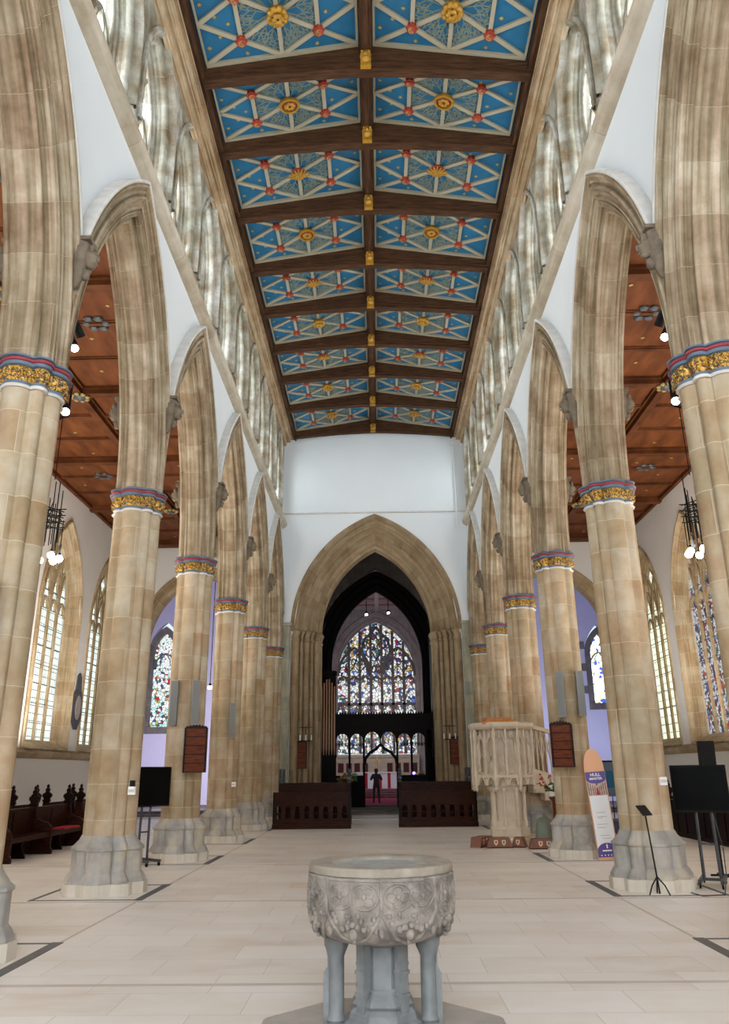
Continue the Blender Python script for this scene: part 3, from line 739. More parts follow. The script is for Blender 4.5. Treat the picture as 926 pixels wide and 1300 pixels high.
# clerestory
proto = None; wn = 0
for s, nm in ((-1, 'left'), (1, 'right')):
    for k in range(11):
        y = 6.72+2.28*k
        lab = 'two-light clerestory window high on the %s, number %s counting from the camera' % (nm, ['one', 'two', 'three', 'four', 'five', 'six', 'seven', 'eight', 'nine', 'ten', 'eleven'][k])
        if proto is None:
            fr = Fr((0, 0, 0), (0, 1, 0), (0, 0, 1), (1, 0, 0))
            proto = thing('window_4', lab, None, kind='structure')
            mb = MB(); moulded_surround(mb, .68, 13.6, 1.05, 12.3, fr, .52, .28, [('f', 1.5), ('h', 3), ('f', 1), ('r', 1.4), ('f', 1), ('h', 1.6), ('f', 2)])
            mb.build('surround', M_CLER, proto, True)
            mb = MB(); i = mb.add([fr(-.98, 11.98, .02), fr(.98, 11.98, .02), fr(.72, 12.42, -.54), fr(-.72, 12.42, -.54)]); mb.face((i, i+1, i+2, i+3)); mb.build('sill', M_CLER, proto)
            mb = MB(); tracery(mb, fr, .70, 12.3, 13.6, 1.05, 2, .11, -.56, -.40); 
            mb.build('tracery', M_CLER, proto)
            mb = MB(); glass(mb, fr, .70, 12.3, 13.6, 1.05, -.5); mb.build('glass', G_CLER, proto)
            o = proto
        else: o = dup(proto, label=lab)
        o.location = (s*3.9, y, 0); o.rotation_euler = (0, 0, 0 if s < 0 else PI); o['group'] = 'clerestory windows'
# aisle windows
proto = None
ordn = ['nearest', 'second nearest', 'third nearest', 'farthest']
for s, nm in ((-1, 'left'), (1, 'right')):
    for k in range(4):
        y = 16.7+4.45*k
        fr = Fr((0, 0, 0), (0, 1, 0), (0, 0, 1), (1, 0, 0))
        gl = G_AISLE if s < 0 else (G_AISLE2 if k == 3 else G_STAIN)
        lab = 'tall four-light traceried window in the %s aisle, %s of its wall' % (nm, ordn[k])
        if proto is None:
            proto = thing('window_5', lab, None, kind='structure')
            mb = MB(); moulded_surround(mb, 1.35, 6.9, 2.12, 2.5, fr, .42, .36, [('f', 2), ('h', 1.5), ('f', 1), ('r', 1.2), ('f', 1.5), ('h', 1), ('f', 1)])
            mb.build('surround', M_AISLEST, proto, True)
            mb = MB(); mb.prism([(-.05, 2.46), (.1, 2.46), (.1, 2.52), (-.42, 2.78), (-.42, 2.46)], -1.7, 1.7, Fr((0, 0, 0), (1, 0, 0), (0, 0, 1), (0, 1, 0))); mb.build('sill', M_AISLEST, proto)
            mb = MB(); tracery(mb, fr, 1.35, 2.5, 6.9, 2.12, 4, .12, -.47, -.37, head=7.3, supers=True)
            for q in (-.95, -.32, .32, .95):
                mb.ribbon([(q+x, t) for x, t in arch_pts(.3, 0, 8.0, .25, 8.0, 6)], .07, -.46, -.38, fr)
            mb.build('tracery', M_AISLEST, proto)
            mb = MB()
            for t in [3.3+.62*j for j in range(8)]: mb.ribbon([(-1.33, t), (1.33, t)], .02, -.44, -.41, fr)
            mb.build('saddle_bars', M_IRON, proto)
            mb = MB(); glass(mb, fr, 1.35, 2.5, 6.9, 2.12, -.45); mb.build('glass', gl, proto)
            o = proto
        else:
            o = dup(proto, label=lab)
            for ch in o.children:
                if ch.name.startswith('glass'):
                    ch.data = ch.data.copy(); ch.data.materials.clear(); ch.data.materials.append(gl)
        o.location = (s*AX, y, 0); o.rotation_euler = (0, 0, 0 if s < 0 else PI); o['group'] = 'aisle windows'
# east window
r = thing('window_6', 'great seven-light stained glass east window beyond the crossing', None, (-.1, 60, 0), kind='structure')
mb = MB(); arch_sweep(mb, [(.8, .02), (.75, .12), (.6, .12), (.55, .02)]+mould([('f', 1), ('r', 1), ('h', 1), ('f', 1), ('r', 1), ('f', 1)], (.5, .02), (0, -.3)), EWH, EWS, EWC, 2.9, frl, 20)
mb.build('surround', M_CHAN, r, True)
mb = MB(); tracery(mb, frl, EWH, 2.95, EWS, EWC, 7, .20, -.44, -.26, head=8.55, transoms=(6.55,), inter=False)
# curvilinear head: two sub-arches over the side lights and a central flame pattern
lw = 2*EWH/7
for sg in (-1, 1):
    cx = sg*(EWH-lw*1.5)
    mb.ribbon([(cx+x, t) for x, t in arch_pts(lw*1.5, 0, EWS, lw*1.4, EWS, 12)], .2, -.45, -.24, frl)
    for q in (-1, 0, 1):
        mb.ribbon([(cx+q*lw+x, t) for x, t in arch_pts(lw*.45, 0, 8.75, lw*.5, 8.75, 6)], .07, -.43, -.27, frl)
    mb.ribbon([(sg*.45, EWS+.1), (sg*.95, 9.9), (sg*1.1, 10.7), (sg*.9, 11.5), (sg*.35, 12.0), (0, 12.5)], .2, -.45, -.25, frl)
    mb.ribbon([(sg*.45, EWS+.1), (sg*.15, 9.6), (0, 10.0), (-sg*.3, 10.5), (-sg*.75, 11.0), (-sg*1.05, 11.1)], .09, -.45, -.25, frl)
    for (x, t, a) in ((.55, 10.45, .26), (.55, 11.15, .24), (.2, 11.7, .2), (1.35, 10.35, .22), (1.75, 9.75, .2), (2.2, 9.4, .2), (1.2, 9.75, .18), (.2, 9.2, .2), (.25, 10.9, .2)):
        mb.ribbon([(sg*x+a*.8*math.cos(2*PI*j/10), t+a*1.25*math.sin(2*PI*j/10)) for j in range(10)], .10, -.43, -.27, frl, True)
mb.build('tracery', M_GREYST, r)
mb = MB(); glass(mb, frl, EWH, 2.95, EWS, EWC, -.38); mb.build('glass', G_EAST, r)

# ================================================================== PIERS
def section(lobes, n=112):
    out = []
    for k in range(n):
        a = 2*PI*k/n; ux, uy = math.cos(a), math.sin(a); best = .05
        for (cx, cy, r_, kind, ph) in lobes:
            if kind == 'c':
                b = ux*cx+uy*cy; q = b*b-(cx*cx+cy*cy-r_*r_)
                if q > 0: best = max(best, b+math.sqrt(q))
            else:
                # octagon: intersect the ray with its polygon
                P = [(cx+r_*math.cos(ph+PI/8+j*PI/4), cy+r_*math.sin(ph+PI/8+j*PI/4)) for j in range(8)]
                for j in range(8):
                    x1, y1 = P[j]; x2, y2 = P[(j+1) % 8]; ex, ey = x2-x1, y2-y1
                    det = ux*(-ey)+uy*ex
                    if abs(det) < 1e-9: continue
                    t = (x1*(-ey)+y1*ex)/det; v = (ux*y1-uy*x1)/det
                    if 0 <= v <= 1 and t > 0: best = max(best, t)
        out.append((best*ux, best*uy))
    return out
def lob(cd, cr, dd, dr, kind='c'):
    L = []
    for k in range(4):
        a = k*PI/2; L.append((cd*math.cos(a), cd*math.sin(a), cr, kind, a))
        b = a+PI/4; L.append((dd*math.cos(b), dd*math.sin(b), dr, kind, b))
    return L
S_SHAFT = section(lob(.235, .172, .322, .078))
S_NECK = section(lob(.235, .19, .33, .095))
S_CAP = section(lob(.255, .215, .36, .12))
S_CAP2 = section(lob(.262, .225, .37, .13))
def ring3(sec, z): return [(x, y, z) for x, y in sec]
def perim(sec):
    us = [0]
    for k in range(len(sec)):
        a, b = sec[k], sec[(k+1) % len(sec)]; us.append(us[-1]+math.hypot(b[0]-a[0], b[1]-a[1]))
    return us
US = perim(S_SHAFT)
def pier():
    r = thing('stone_pier', '', 'pillar')
    zs = [.72, 2, 3.4, 4.8, 6.02]
    mb = MB(); mb.loft([ring3(S_SHAFT, z) for z in zs], True, US, zs); mb.build('shaft', M_PIER, r, True)
    B = lambda cd, cr, dd, dr, z, k='o': ring3(section(lob(cd, cr, dd, dr, k)), z)
    mb = MB(); mb.loft([B(.36, .285, .47, .17, 0), B(.36, .285, .47, .17, .15), B(.36, .28, .47, .165, .165)]); mb.build('plinth', M_PLIN, r, True, angle=30)
    mb = MB(); rg = [B(.365, .255, .45, .14, .165), B(.365, .255, .45, .14, .20), B(.35, .23, .41, .12, .27), B(.34, .205, .385, .105, .31), B(.34, .205, .385, .105, .60), B(.345, .222, .40, .115, .62), B(.345, .222, .40, .115, .65), B(.31, .21, .38, .12, .68, 'c'), B(.265, .185, .35, .095, .75, 'c'), B(.238, .176, .325, .081, .82, 'c')]
    zz = [.165, .2, .27, .31, .6, .62, .65, .68, .75, .82]
    mb.loft(rg, True, US, zz); mb.build('base', M_BASE, r, True, angle=30)
    cap = MB(); cap.loft([ring3(S_NECK, 6.04), ring3(S_NECK, 6.09), ring3(S_SHAFT, 6.10), ring3(S_NECK, 6.27), ring3(S_CAP, 6.285), ring3(S_CAP, 6.325)], True)
    c = cap.build('capital', M_CAPB, r, True)
    mb = MB(); mb.loft([ring3(section(lob(.24, .19, .335, .1)), 6.01), ring3(section(lob(.245, .20, .34, .105)), 6.03), ring3(section(lob(.24, .19, .335, .1)), 6.05)]); mb.build('neck_ring', M_HOOD, c, True)
    # gilt foliage: a crumpled leafy band
    rnd = random.Random(3); rows = []; nn = 224
    big = section(lob(.24, .188, .335, .10), nn)
    for zi in range(9):
        z = 6.09+.19*zi/8; row = []
        for k in range(nn):
            x, y = big[k]; l = math.hypot(x, y)
            leaf = .5+.5*math.sin(k*2*PI/nn*34+zi*.8)*math.cos(zi*.8-k*.21)
            g = (-.02+.062*leaf*(math.sin(PI*zi/8)**.6)+rnd.random()*.012 + .016*zi/8)
            row.append((x*(l+g)/l, y*(l+g)/l, z))
        rows.append(row)
    mb = MB(); mb.loft(rows, False); mb.build('gilt_foliage', M_LEAFG, c, True, angle=60)
    mb = MB(); mb.loft([ring3(S_CAP, 6.325), ring3(S_CAP2, 6.335), ring3(S_CAP2, 6.365), ring3(S_CAP, 6.372)]); mb.build('red_moulding', M_CAPR, c, True)
    mb = MB(); mb.loft([ring3(S_CAP, 6.37), ring3(section(lob(.27, .235, .38, .135)), 6.38), ring3(section(lob(.27, .235, .38, .135)), 6.40), ring3(S_CAP, 6.42)]); mb.build('abacus', M_CAPB, c, True)
    return r
pr0 = pier(); first = True
PL = [None, 'nearest %s stone pier, cut by the picture edge, with gilt, red and blue capital', 'second %s stone pier from the camera, standing full height beside the font',
      'third %s pier, carrying a wooden hymn board and grey column speakers', 'fourth %s pier from the camera', 'fifth and farthest %s pier, before the crossing wall', '%s half pier against the crossing wall']
for s, nm in ((-1, 'left'), (1, 'right')):
    for i in range(1, 7):
        lab = PL[i] % nm
        y = PY[i]
        if first: o = pr0; first = False; o['label'] = lab; o['group'] = 'nave piers'
        else: o = dup(pr0, label=lab, group='nave piers')
        o.location = (s*PX, y, 0)
    mb = MB(); mb.box(s*PX-.4, s*PX+.4, 3.5, 4.3, 0, 8.5)
    struct('trim_9', mb, M_PIER, 'west respond of the %s arcade' % nm)

# ================================================================== ARCADE ARCHES
segs = [('f', .8), ('r', 1.5), ('h', 1.2), ('f', .5), ('r', 1.7), ('n', .9), ('f', .8), ('h', 2.4), ('f', .5), ('r', 1.8), ('n', .7), ('h', 1.6), ('f', .7), ('r', 1.3), ('f', .5)]
sd = mould([('f', .8), ('r', 1.6), ('h', 1.2), ('f', .5), ('r', 1.5)], (0, .10), (.17, .33)) + mould([('f', .5), ('n', .8), ('f', .8), ('h', 2.2), ('f', .5), ('r', 1.5), ('n', .9), ('h', 1.6), ('f', .6), ('r', 1.2), ('f', .5)], (.18, .345), (.63, .44))
prof = [(.66, -.12)]+[(d, -w_) for d, w_ in reversed(sd)]+[(0, -.04), (.012, 0), (0, .04)]+sd+[(.66, .12)]
def clip(o, lim):
    bm = bmesh.new(); bm.from_mesh(o.data)
    for sg in (-1, 1):
        g = bm.verts[:]+bm.edges[:]+bm.faces[:]
        bmesh.ops.bisect_plane(bm, geom=g, plane_co=(0, sg*lim, 0), plane_no=(0, sg, 0), clear_outer=True, dist=1e-5)
    bm.to_mesh(o.data); bm.free()
frA = Fr((0, 0, 0), (0, 1, 0), (0, 0, 1), (1, 0, 0))
ra = thing('arcade_arch', '', 'arch')
mb = MB(); arch_sweep(mb, prof, HALF, SPR, CC, SPR, frA, 26); o = mb.build('arch_mouldings', M_ARCH, ra, True, angle=50); clip(o, 2.25)
for sg in (1, -1):
    mb = MB(); arch_sweep(mb, [(.63, .40*sg), (.632, .455*sg), (.645, .462*sg), (.67, .462*sg), (.685, .45*sg), (.69, .42*sg), (.69, .10*sg)], HALF, SPR, CC, SPR, frA, 26); o = mb.build('hood_mould', M_HOOD, ra, True, angle=40); clip(o, 2.25)
first = True
AL = ['nearest moulded arch of the %s arcade, passing out of the top of the picture', 'second %s arcade arch, between the nearest and second piers', 'third %s arcade arch, between the second and third piers',
      'fourth %s arcade arch, between the third and fourth piers', 'fifth %s arcade arch, between the fourth and fifth piers', 'last %s arcade arch, dying into the crossing wall']
for s, nm in ((-1, 'left'), (1, 'right')):
    for i in range(6):
        lab = AL[i] % nm
        if first: o = ra; first = False; o['label'] = lab; o['group'] = 'arcade arches'
        else: o = dup(ra, label=lab, group='arcade arches')
        o.location = (s*PX, (PY[i]+PY[i+1])/2, 0)
        if s > 0: o.rotation_euler = (0, 0, PI)
# carved heads at the hood ends
rc = thing('carved_corbel', '', 'carving')
mb = MB(); mb.tube([(0, 0, -.46), (.03, 0, -.38), (.06, 0, -.2), (.07, 0, .05), (.06, 0, .24), (.04, 0, .30)], [.02, .07, .13, .16, .17, .15], 14); mb.box(-.05, .26, -.17, .17, .27, .33)
mb.build('corbel_block', M_CARVE, rc, True, angle=70)
mb = MB(); mb.blob((.24, 0, .04), .12, 1, .85, 1.35, 14, 10, .08, 5); mb.blob((.365, 0, .03), .03, 1, .7, 1.8, 8, 5); mb.blob((.335, .045, .085), .028, 1, 1.4, .6, 8, 5); mb.blob((.335, -.045, .085), .028, 1, 1.4, .6, 8, 5); mb.blob((.34, 0, -.06), .03, 1, 1.7, .6, 8, 5); 
mb.blob((.27, .08, .16), .05, 1, 1, 1.3, 8, 5, .3, 2); mb.blob((.27, -.08, .16), .05, 1, 1, 1.3, 8, 5, .3, 3); mb.blob((.28, 0, -.08), .06, 1, 1.2, 1, 8, 5, .3, 4); mb.blob((.2, 0, -.22), .07, 1, 1.1, 1.4, 8, 5, .4, 8)
mb.build('carved_head', M_CARVE, rc, True, angle=70)
first = True
for s, nm in ((-1, 'left'), (1, 'right')):
    for i in range(1, 6):
        for face, fl in ((1, 'nave'), (-1, 'aisle')):
            lab = 'weathered carved head where two arch hoods meet above the %s %s pier, %s side' % (['', 'nearest', 'second', 'third', 'fourth', 'fifth'][i], nm, fl)
            if first: o = rc; first = False; o['label'] = lab; o['group'] = 'carved hood stops'
            else: o = dup(rc, label=lab, group='carved hood stops')
            o.location = (s*(PX-face*.36), PY[i], 8.02); d = -s*face
            o.rotation_euler = (0, 0, 0 if d > 0 else PI); o.scale = (.85, .72, .95)

# ================================================================== NAVE CEILING
BY = [7.75, 9.98, 12.3, 14.3, 16.55, 18.85, 21.05, 23.3, 25.5, 27.9, 30.45]
BW = .32
CZ, SZ = 16.2, 15.69
mb = MB(); mb.box(-4.7, 4.7, WESTY-.3, 31.2, 16.35, 16.6); 
for s in (-1, 1):
    pass
struct('ceiling', mb, M_OAKD, 'dark oak boarding of the nave roof')
for s, nm in ((-1, 'left'), (1, 'right')):
    mb = MB(); mb.box(min(s*3.36, s*3.72), max(s*3.36, s*3.72), 4, 31, 15.52, 15.80); mb.box(min(s*3.36, s*3.42), max(s*3.36, s*3.42), 4, 31, 15.46, 15.56)
    struct('trim_10', mb, M_OAKY, 'dark oak wall plate along the %s edge of the painted ceiling' % nm)
mb = MB(); mb.box(-.13, .13, 4, 31, 15.98, 16.35); mb.box(-.06, .06, 4, 31, 15.93, 15.99)
struct('trim_11', mb, M_OAKY, 'dark oak ridge beam down the middle of the painted ceiling')
ORD = ['nearest, half out of the picture', 'second from the camera', 'third from the camera', 'fourth from the camera', 'fifth from the camera', 'sixth from the camera', 'seventh from the camera', 'eighth from the camera', 'next to the end wall', 'against the end wall']
rb = thing('tie_beam', '', 'beam')
frb = Fr((0, 0, 0), (1, 0, 0), (0, 0, 1), (0, 1, 0))
low = [(x, 15.64-.24*(abs(x)/3.5)**1.6) for x in [3.42-6.84*k/24 for k in range(25)]]
mb = MB(); mb.prism([(-3.42, 15.72), (0, 16.28), (3.42, 15.72)]+low, .05, BW-.05, frb)
low2 = [(x, z+.07) for x, z in low]
mb.prism([(-3.4, 15.70), (0, 16.26), (3.4, 15.70)]+low2, 0, BW, frb)
low3 = [(x, z+.13) for x, z in low]
mb.prism([(-3.4, 15.69), (0, 16.25), (3.4, 15.69)]+low3, -.03, BW+.03, frb)
mb.build('beam_timber', M_OAKD, rb)
mb = MB(); mb.blob((0, -.09, 15.80), .15, .8, .7, 1.25, 12, 8, .2, 1); mb.box(-.11, .11, -.13, -.02, 15.55, 15.68)
mb.blob((0, -.19, 15.80), .04, 1, 1, 1.3, 8, 5); mb.blob((.07, -.17, 15.87), .03, n=8, m=5); mb.blob((-.07, -.17, 15.87), .03, n=8, m=5); mb.blob((0, -.16, 15.70), .05, 1.6, 1, .6, 8, 5)
mb.build('gilt_boss', M_GOLD, rb, True, angle=70)
first = True
for k, y in enumerate(BY[1:]):
    lab = 'cambered dark oak tie beam with gilt boss, %s' % ORD[k]
    if first: o = rb; first = False; o['label'] = lab; o['group'] = 'nave tie beams'
    else: o = dup(rb, label=lab, group='nave tie beams')
    o.location = (0, y, 0)
# painted panels, built flat (x across 0..W, y along 0..L) and tilted to the roof slope
PW = math.hypot(3.23, CZ-SZ); tilt = math.atan2(CZ-SZ, 3.23)
def panel(Lp, kind):
    r = thing('ceiling_panel', '', 'painted panel', group='painted ceiling panels')
    W_ = PW; hw, hl = W_/2, Lp/2
    mb = MB(); mb.box(-hw, hw, -hl, hl, 0, .04); mb.build('blue_board', M_BLUE, r)
    fr = Fr((0, 0, 0), (1, 0, 0), (0, 1, 0), (0, 0, -1))
    mb = MB(); b = .085; a_, l_ = hw-b/2-.01, hl-b/2-.01
    mb.ribbon([(-a_, -l_), (a_, -l_), (a_, l_), (-a_, l_)], b, 0, .07, fr, True)
    mb.ribbon([(-a_, -l_), (a_, l_)], b, 0, .050, fr); mb.ribbon([(-a_, l_), (a_, -l_)], b, 0, .052, fr)
    mb.ribbon([(0, -l_), (0, l_)], b, 0, .054, fr)
    for p, q in (((-a_, 0), (0, l_)), ((0, l_), (a_, 0)), ((a_, 0), (0, -l_)), ((0, -l_), (-a_, 0))): mb.ribbon([p, q], b, 0, .056, fr)
    for sx_ in (-1, 1): mb.ribbon([(sx_*a_/2, -l_/2), (sx_*a_/2, l_/2)], b, 0, .048, fr)
    mb.build('cream_ribs', M_RIB, r)
    # leaf tracery in the six-sided middle
    rnd = random.Random(5); mb = MB()
    def inside(x, y): return abs(x) < a_/2-.04 and abs(x)/a_+abs(y)/l_ < .95
    def branch(x, y, ang, ln, wd, dep):
        pts = [(x, y)]; a = ang
        for j in range(5):
            a += rnd.uniform(-.12, .12)
            x += math.cos(a)*ln/5; y += math.sin(a)*ln/5
            if not inside(x, y): break
            pts.append((x, y))
        if len(pts) > 1: mb.ribbon(pts, wd, 0, .012+.002*dep, fr)
        if dep < 2 and len(pts) == 6:
            for da in (-.62, .62): branch(x, y, a+da, ln*.8, wd*.85, dep+1)
            if dep == 0: branch(x, y, a, ln*.8, wd*.85, dep+1)
        if dep < 2 and len(pts) > 3:
            px, py = pts[3]
            for da in (-.8, .8): branch(px, py, a+da, ln*.6, wd*.8, dep+1)
    for j in range(12):
        a = 2*PI*(j+.5)/12
        branch(.2*math.cos(a), .14*math.sin(a), a, .34, .026, 0)
        branch(.55*math.cos(a+.2), .36*math.sin(a+.2), a+.15, .26, .022, 1)
    mb.build('leaf_tracery', M_LEAF, r)
    # stars on the outer blue
    mb = MB(); nx, ny = 13, 8
    for i in range(nx):
        for j in range(ny):
            x = -a_+2*a_*(i+.5)/nx+rnd.uniform(-.04, .04); y = -l_+2*l_*(j+.5)/ny+rnd.uniform(-.03, .03)
            if (i+j) % 2 or inside(x*.97, y): continue
            u, v = x/a_, y/l_
            if min(abs(abs(u)-abs(v)), abs(abs(u)+abs(v)-1))*.7 < .09 or abs(u) > .93 or abs(v) > .9: continue
            mb.prism([(x+(.05 if q % 2 == 0 else .024)*math.cos(q*PI/6), y+(.05 if q % 2 == 0 else .024)*math.sin(q*PI/6)) for q in range(12)], 0, .012, fr)
    mb.build('gold_stars', M_GOLDS, r)
    for sx_ in (-1, 1):
        for sy_ in (-1, 1):
            mb = MB(); cx, cy = sx_*a_/2, sy_*l_/2
            pts = [(cx+(.125 if q % 2 == 0 else .10)*math.cos(q*PI/8), cy+(.125 if q % 2 == 0 else .10)*math.sin(q*PI/8)) for q in range(16)]
            mb.prism(pts, .0, .10, fr); mb.lathe([(.09, 0), (.08, -.03), (.03, -.05)], (cx, cy, -.10), 14)
            rbm = mb.build('red_boss', M_RED, r, True, angle=40)
            mb = MB(); mb.ribbon([(cx+.055*math.cos(t*.6), cy+.055*math.sin(t*.6)) for t in range(1, 9)], .018, .12, .145, fr); mb.ribbon([(cx-.03, cy-.03), (cx+.03, cy+.03)], .018, .13, .155, fr)
            mb.build('gilt_device', M_GOLDS, rbm)
    mb = MB()
    if kind == 0:      # leafy rosette
        for q in range(10):
            a = 2*PI*q/10; mb.blob((.15*math.cos(a), .15*math.sin(a), -.13), .075, 1, 1, .8, 8, 5, .4, q)
        for q in range(6):
            a = 2*PI*q/6; mb.blob((.07*math.cos(a), .07*math.sin(a), -.19), .055, 1, 1, 1, 8, 5, .4, q+20)
        mb.lathe([(.18, 0), (.2, -.08), (.1, -.14)], (0, 0, 0), 16)
    elif kind == 1:    # ringed disc
        mb.lathe([(.16, -.06), (.22, -.06), (.235, -.10), (.22, -.15), (.18, -.15), (.17, -.11)], (0, 0, 0), 28, cap=False)
        for q in range(7):
            a = 2*PI*q/7; mb.blob((.08*math.cos(a), .08*math.sin(a), -.14), .05, 1, 1, .7, 8, 5, .4, q)
    else:              # feathery leaf spray
        for q in range(9):
            a = R(-90)+R(22)*(q-4); mb.tube([(0, 0, -.1), (.13*math.cos(a), .11*math.sin(a)+.03, -.16), (.27*math.cos(a), .24*math.sin(a)+.05, -.12)], [.03, .035, .012], 6)
        for q in range(5):
            a = R(90)+R(28)*(q-2); mb.tube([(0, 0, -.1), (.1*math.cos(a), .09*math.sin(a), -.15), (.2*math.cos(a), .18*math.sin(a), -.11)], [.03, .035, .012], 6)
    cb = mb.build('gilt_centre_boss', M_GOLD, r, True, angle=70)
    mb = MB(); mb.lathe([(.17, -.02), (.19, -.08), (.15, -.11), (.02, -.12)], (0, 0, 0), 20); mb.build('red_disc', M_RED, cb, True)
    return r
first = {}
PO = ['nearest bay, cut by the top edge', 'first whole bay from the camera', 'second whole bay', 'third whole bay', 'fourth whole bay', 'fifth whole bay', 'sixth whole bay', 'seventh whole bay', 'last bay before the end wall']
kinds = [2, 0, 1, 2, 1, 2, 0, 2, 0, 1]
KN = ['leafy rosette', 'ringed disc', 'leaf spray']
L0 = 1.86
pp = [panel(L0, k) for k in range(3)]
usedp = set()
for k in range(1, 10):
    y0, y1 = BY[k]+BW+.02, BY[k+1]-.02 if k+1 < len(BY) else 30.9
    kk = kinds[k]
    for s, nm in ((-1, 'left'), (1, 'right')):
        kd = kk
        lab = '%s blue star-painted ceiling panel with gilt %s, %s' % (nm, KN[kd], PO[k-1])
        if kd not in usedp: o = pp[kd]; usedp.add(kd); o['label'] = lab
        else: o = dup(pp[kd], label=lab)
        o.location = (s*(.13+3.23/2), (y0+y1)/2, (CZ+SZ)/2+.03)
        o.rotation_euler = (0, s*tilt, 0); o.scale = (1, (y1-y0)/L0, 1)

# ================================================================== AISLE CEILINGS
for s, nm in ((-1, 'left'), (1, 'right')):
    mb = MB(); mb.box(min(s*4.4, s*11.2), max(s*4.4, s*11.2), WESTY, ENDY+.8, AZ, AZ+.2)
    struct('ceiling', mb, M_AOAK, 'warm brown boarded ceiling of the %s aisle' % nm)
    mb = MB()
    for k in range(19):
        y = 4.0+1.55*k; mb.box(min(s*4.45, s*10.65), max(s*4.45, s*10.65), y-.05, y+.05, AZ-.06, AZ); 
        mb.box(min(s*4.45, s*10.65), max(s*4.45, s*10.65), y-.1, y+.1, AZ-.025, AZ)
    for x in (4.6, 10.52): mb.box(min(s*x, s*(x+.12)), max(s*x, s*(x+.12)), 0, ENDY, AZ-.14, AZ)
    struct('trim_12', mb, M_AOAKB, 'thin cross ribs of the %s aisle ceiling' % nm)
    mb = MB()
    for y in (8.65, 13.3, 17.95, 22.6, 27.25, 31.9): mb.box(min(s*4.45, s*10.65), max(s*4.45, s*10.65), y-.12, y+.12, AZ-.2, AZ); mb.box(min(s*4.45, s*10.65), max(s*4.45, s*10.65), y-.17, y+.17, AZ-.08, AZ)
    mb.box(s*7.6-.1, s*7.6+.1, 4, ENDY, AZ-.22, AZ); mb.box(s*7.6-.16, s*7.6+.16, 4, ENDY, AZ-.08, AZ)
    struct('trim_13', mb, M_AOAKB, 'main beams of the %s aisle ceiling' % nm)
    mb = MB(); mb2 = MB(); rnd = random.Random(int(s+5))
    for y in [8.65+4.65*k for k in range(6)]:
        for q in range(8):
            a = 2*PI*q/8; mb2.blob((s*7.6+.2*math.cos(a), y+.2*math.sin(a), AZ-.24), .07, 1, 1, .6, 7, 5, .3, q)
        mb.lathe([(.14, 0), (.16, -.05), (.06, -.1)], (s*7.6, y, AZ-.22), 14)
    for k in range(18):
        y = 4.8+1.55*k
        for x in (5.4, 6.5, 8.7, 9.8):
            for j in range(1):
                xx, yy = s*x+rnd.uniform(-.25, .25), y+rnd.uniform(-.35, .35)
                mb2.prism([(xx+(.055 if q % 2 == 0 else .03)*math.cos(q*PI/4), yy+(.055 if q % 2 == 0 else .03)*math.sin(q*PI/4)) for q in range(8)], AZ-.02, AZ, WORLD)
    for y in (5.6, 10.2, 14.85, 19.5, 24.1, 28.8):
        for x in (6.1, 9.1):
            for q in range(6):
                a = 2*PI*q/6; mb.blob((s*x+.22*math.cos(a), y+.22*math.sin(a), AZ-.03), .09, 1.3, 1, .5, 7, 5, .3, q)
    struct('trim_14', mb2, M_GOLDS, 'small gilt stars and leaves on the %s aisle ceiling' % nm)
    struct('trim_15', mb, M_IRON, 'dark carved flowers on the %s aisle ceiling' % nm)

# ================================================================== LAMPS (transept and chancel floodlights, plus added fill)
for s, nm in ((-1, 'left'), (1, 'right')):
    for y in (10.5, 15.1, 19.6, 24.2):
        area('aisle_fill', (s*8.4, y, 2.6), 1.6, 300, (1, .95, .88), (s*.05, 0, 1), 2.4)  # added soft fill to brighten the aisle ceilings, no fitting stands here
    area('transept_floodlight', (s*9, 36, 1.5), 2.0, 430 if s < 0 else 330, (.88, .85, 1) if s < 0 else (.66, .73, 1), (s*.1, .8, .5))
area('crossing_fill', (0, 33.5, 3.0), 1.0, 200, (1, .97, .95), (0, .75, 1))  # unseen fill added to lift the dark tower walls
area('chancel_floodlight', (0, 46, 3.2), 2.0, 260, (.92, .86, 1), (0, .6, 1))
area('sanctuary_fill', (0, 53, 8), 1.5, 120, (1, .92, .95), (0, .5, -1))  # added downward fill for a brighter chancel, has no fitting

# ================================================================== FONT
F = thing('stone_font', 'carved round stone font on grey marble shafts in the middle foreground', 'font', (0.065, 5.85, 0)); F.scale = (1, 1, 1.075)
mb = MB(); mb.lathe([(.90, 0), (.90, .07), (.87, .085)], (0, 0, 0), 8, PI/8); mb.lathe([(.62, .085), (.62, .10)], (0, 0, 0), 8, PI/8); mb.build('step_slab', M_SLAB, F)
# bowl
NB = 16
bp = [(.30, .605), (.36, .613), (.43, .65), (.472, .71), (.487, .78), (.490, .87), (.487, .965), (.480, .985)]
mb = MB(); mb.lathe(bp, (0, 0, 0), NB*4, 0); bowl = mb.build('bowl', M_FONT, F, True)
mb = MB(); mb.lathe([(.478, .980), (.496, .988), (.500, 1.0), (.500, 1.022), (.492, 1.034), (.43, 1.036), (.36, 1.036), (.345, 1.03), (.335, 1.01)], (0, 0, 0), NB, PI/16, cap=False); mb.build('rim', M_FRIM, bowl, True, angle=25)
mb = MB(); mb.lathe([(.35, 1.0), (.35, 1.012), (.2, 1.008), (.02, 1.006)], (0, 0, 0), 40); mb.build('basin', M_FLEAD, bowl, True)
def bowl_r(z):
    for (r0, z0), (r1, z1) in zip(bp, bp[1:]):
        if z0 <= z <= z1: return r0+(r1-r0)*(z-z0)/(z1-z0)
    return .49
def on_bowl(a, z, d=0): r = bowl_r(z)+d; return (r*math.cos(a), r*math.sin(a), z)
NPAN = 8; mb = MB()
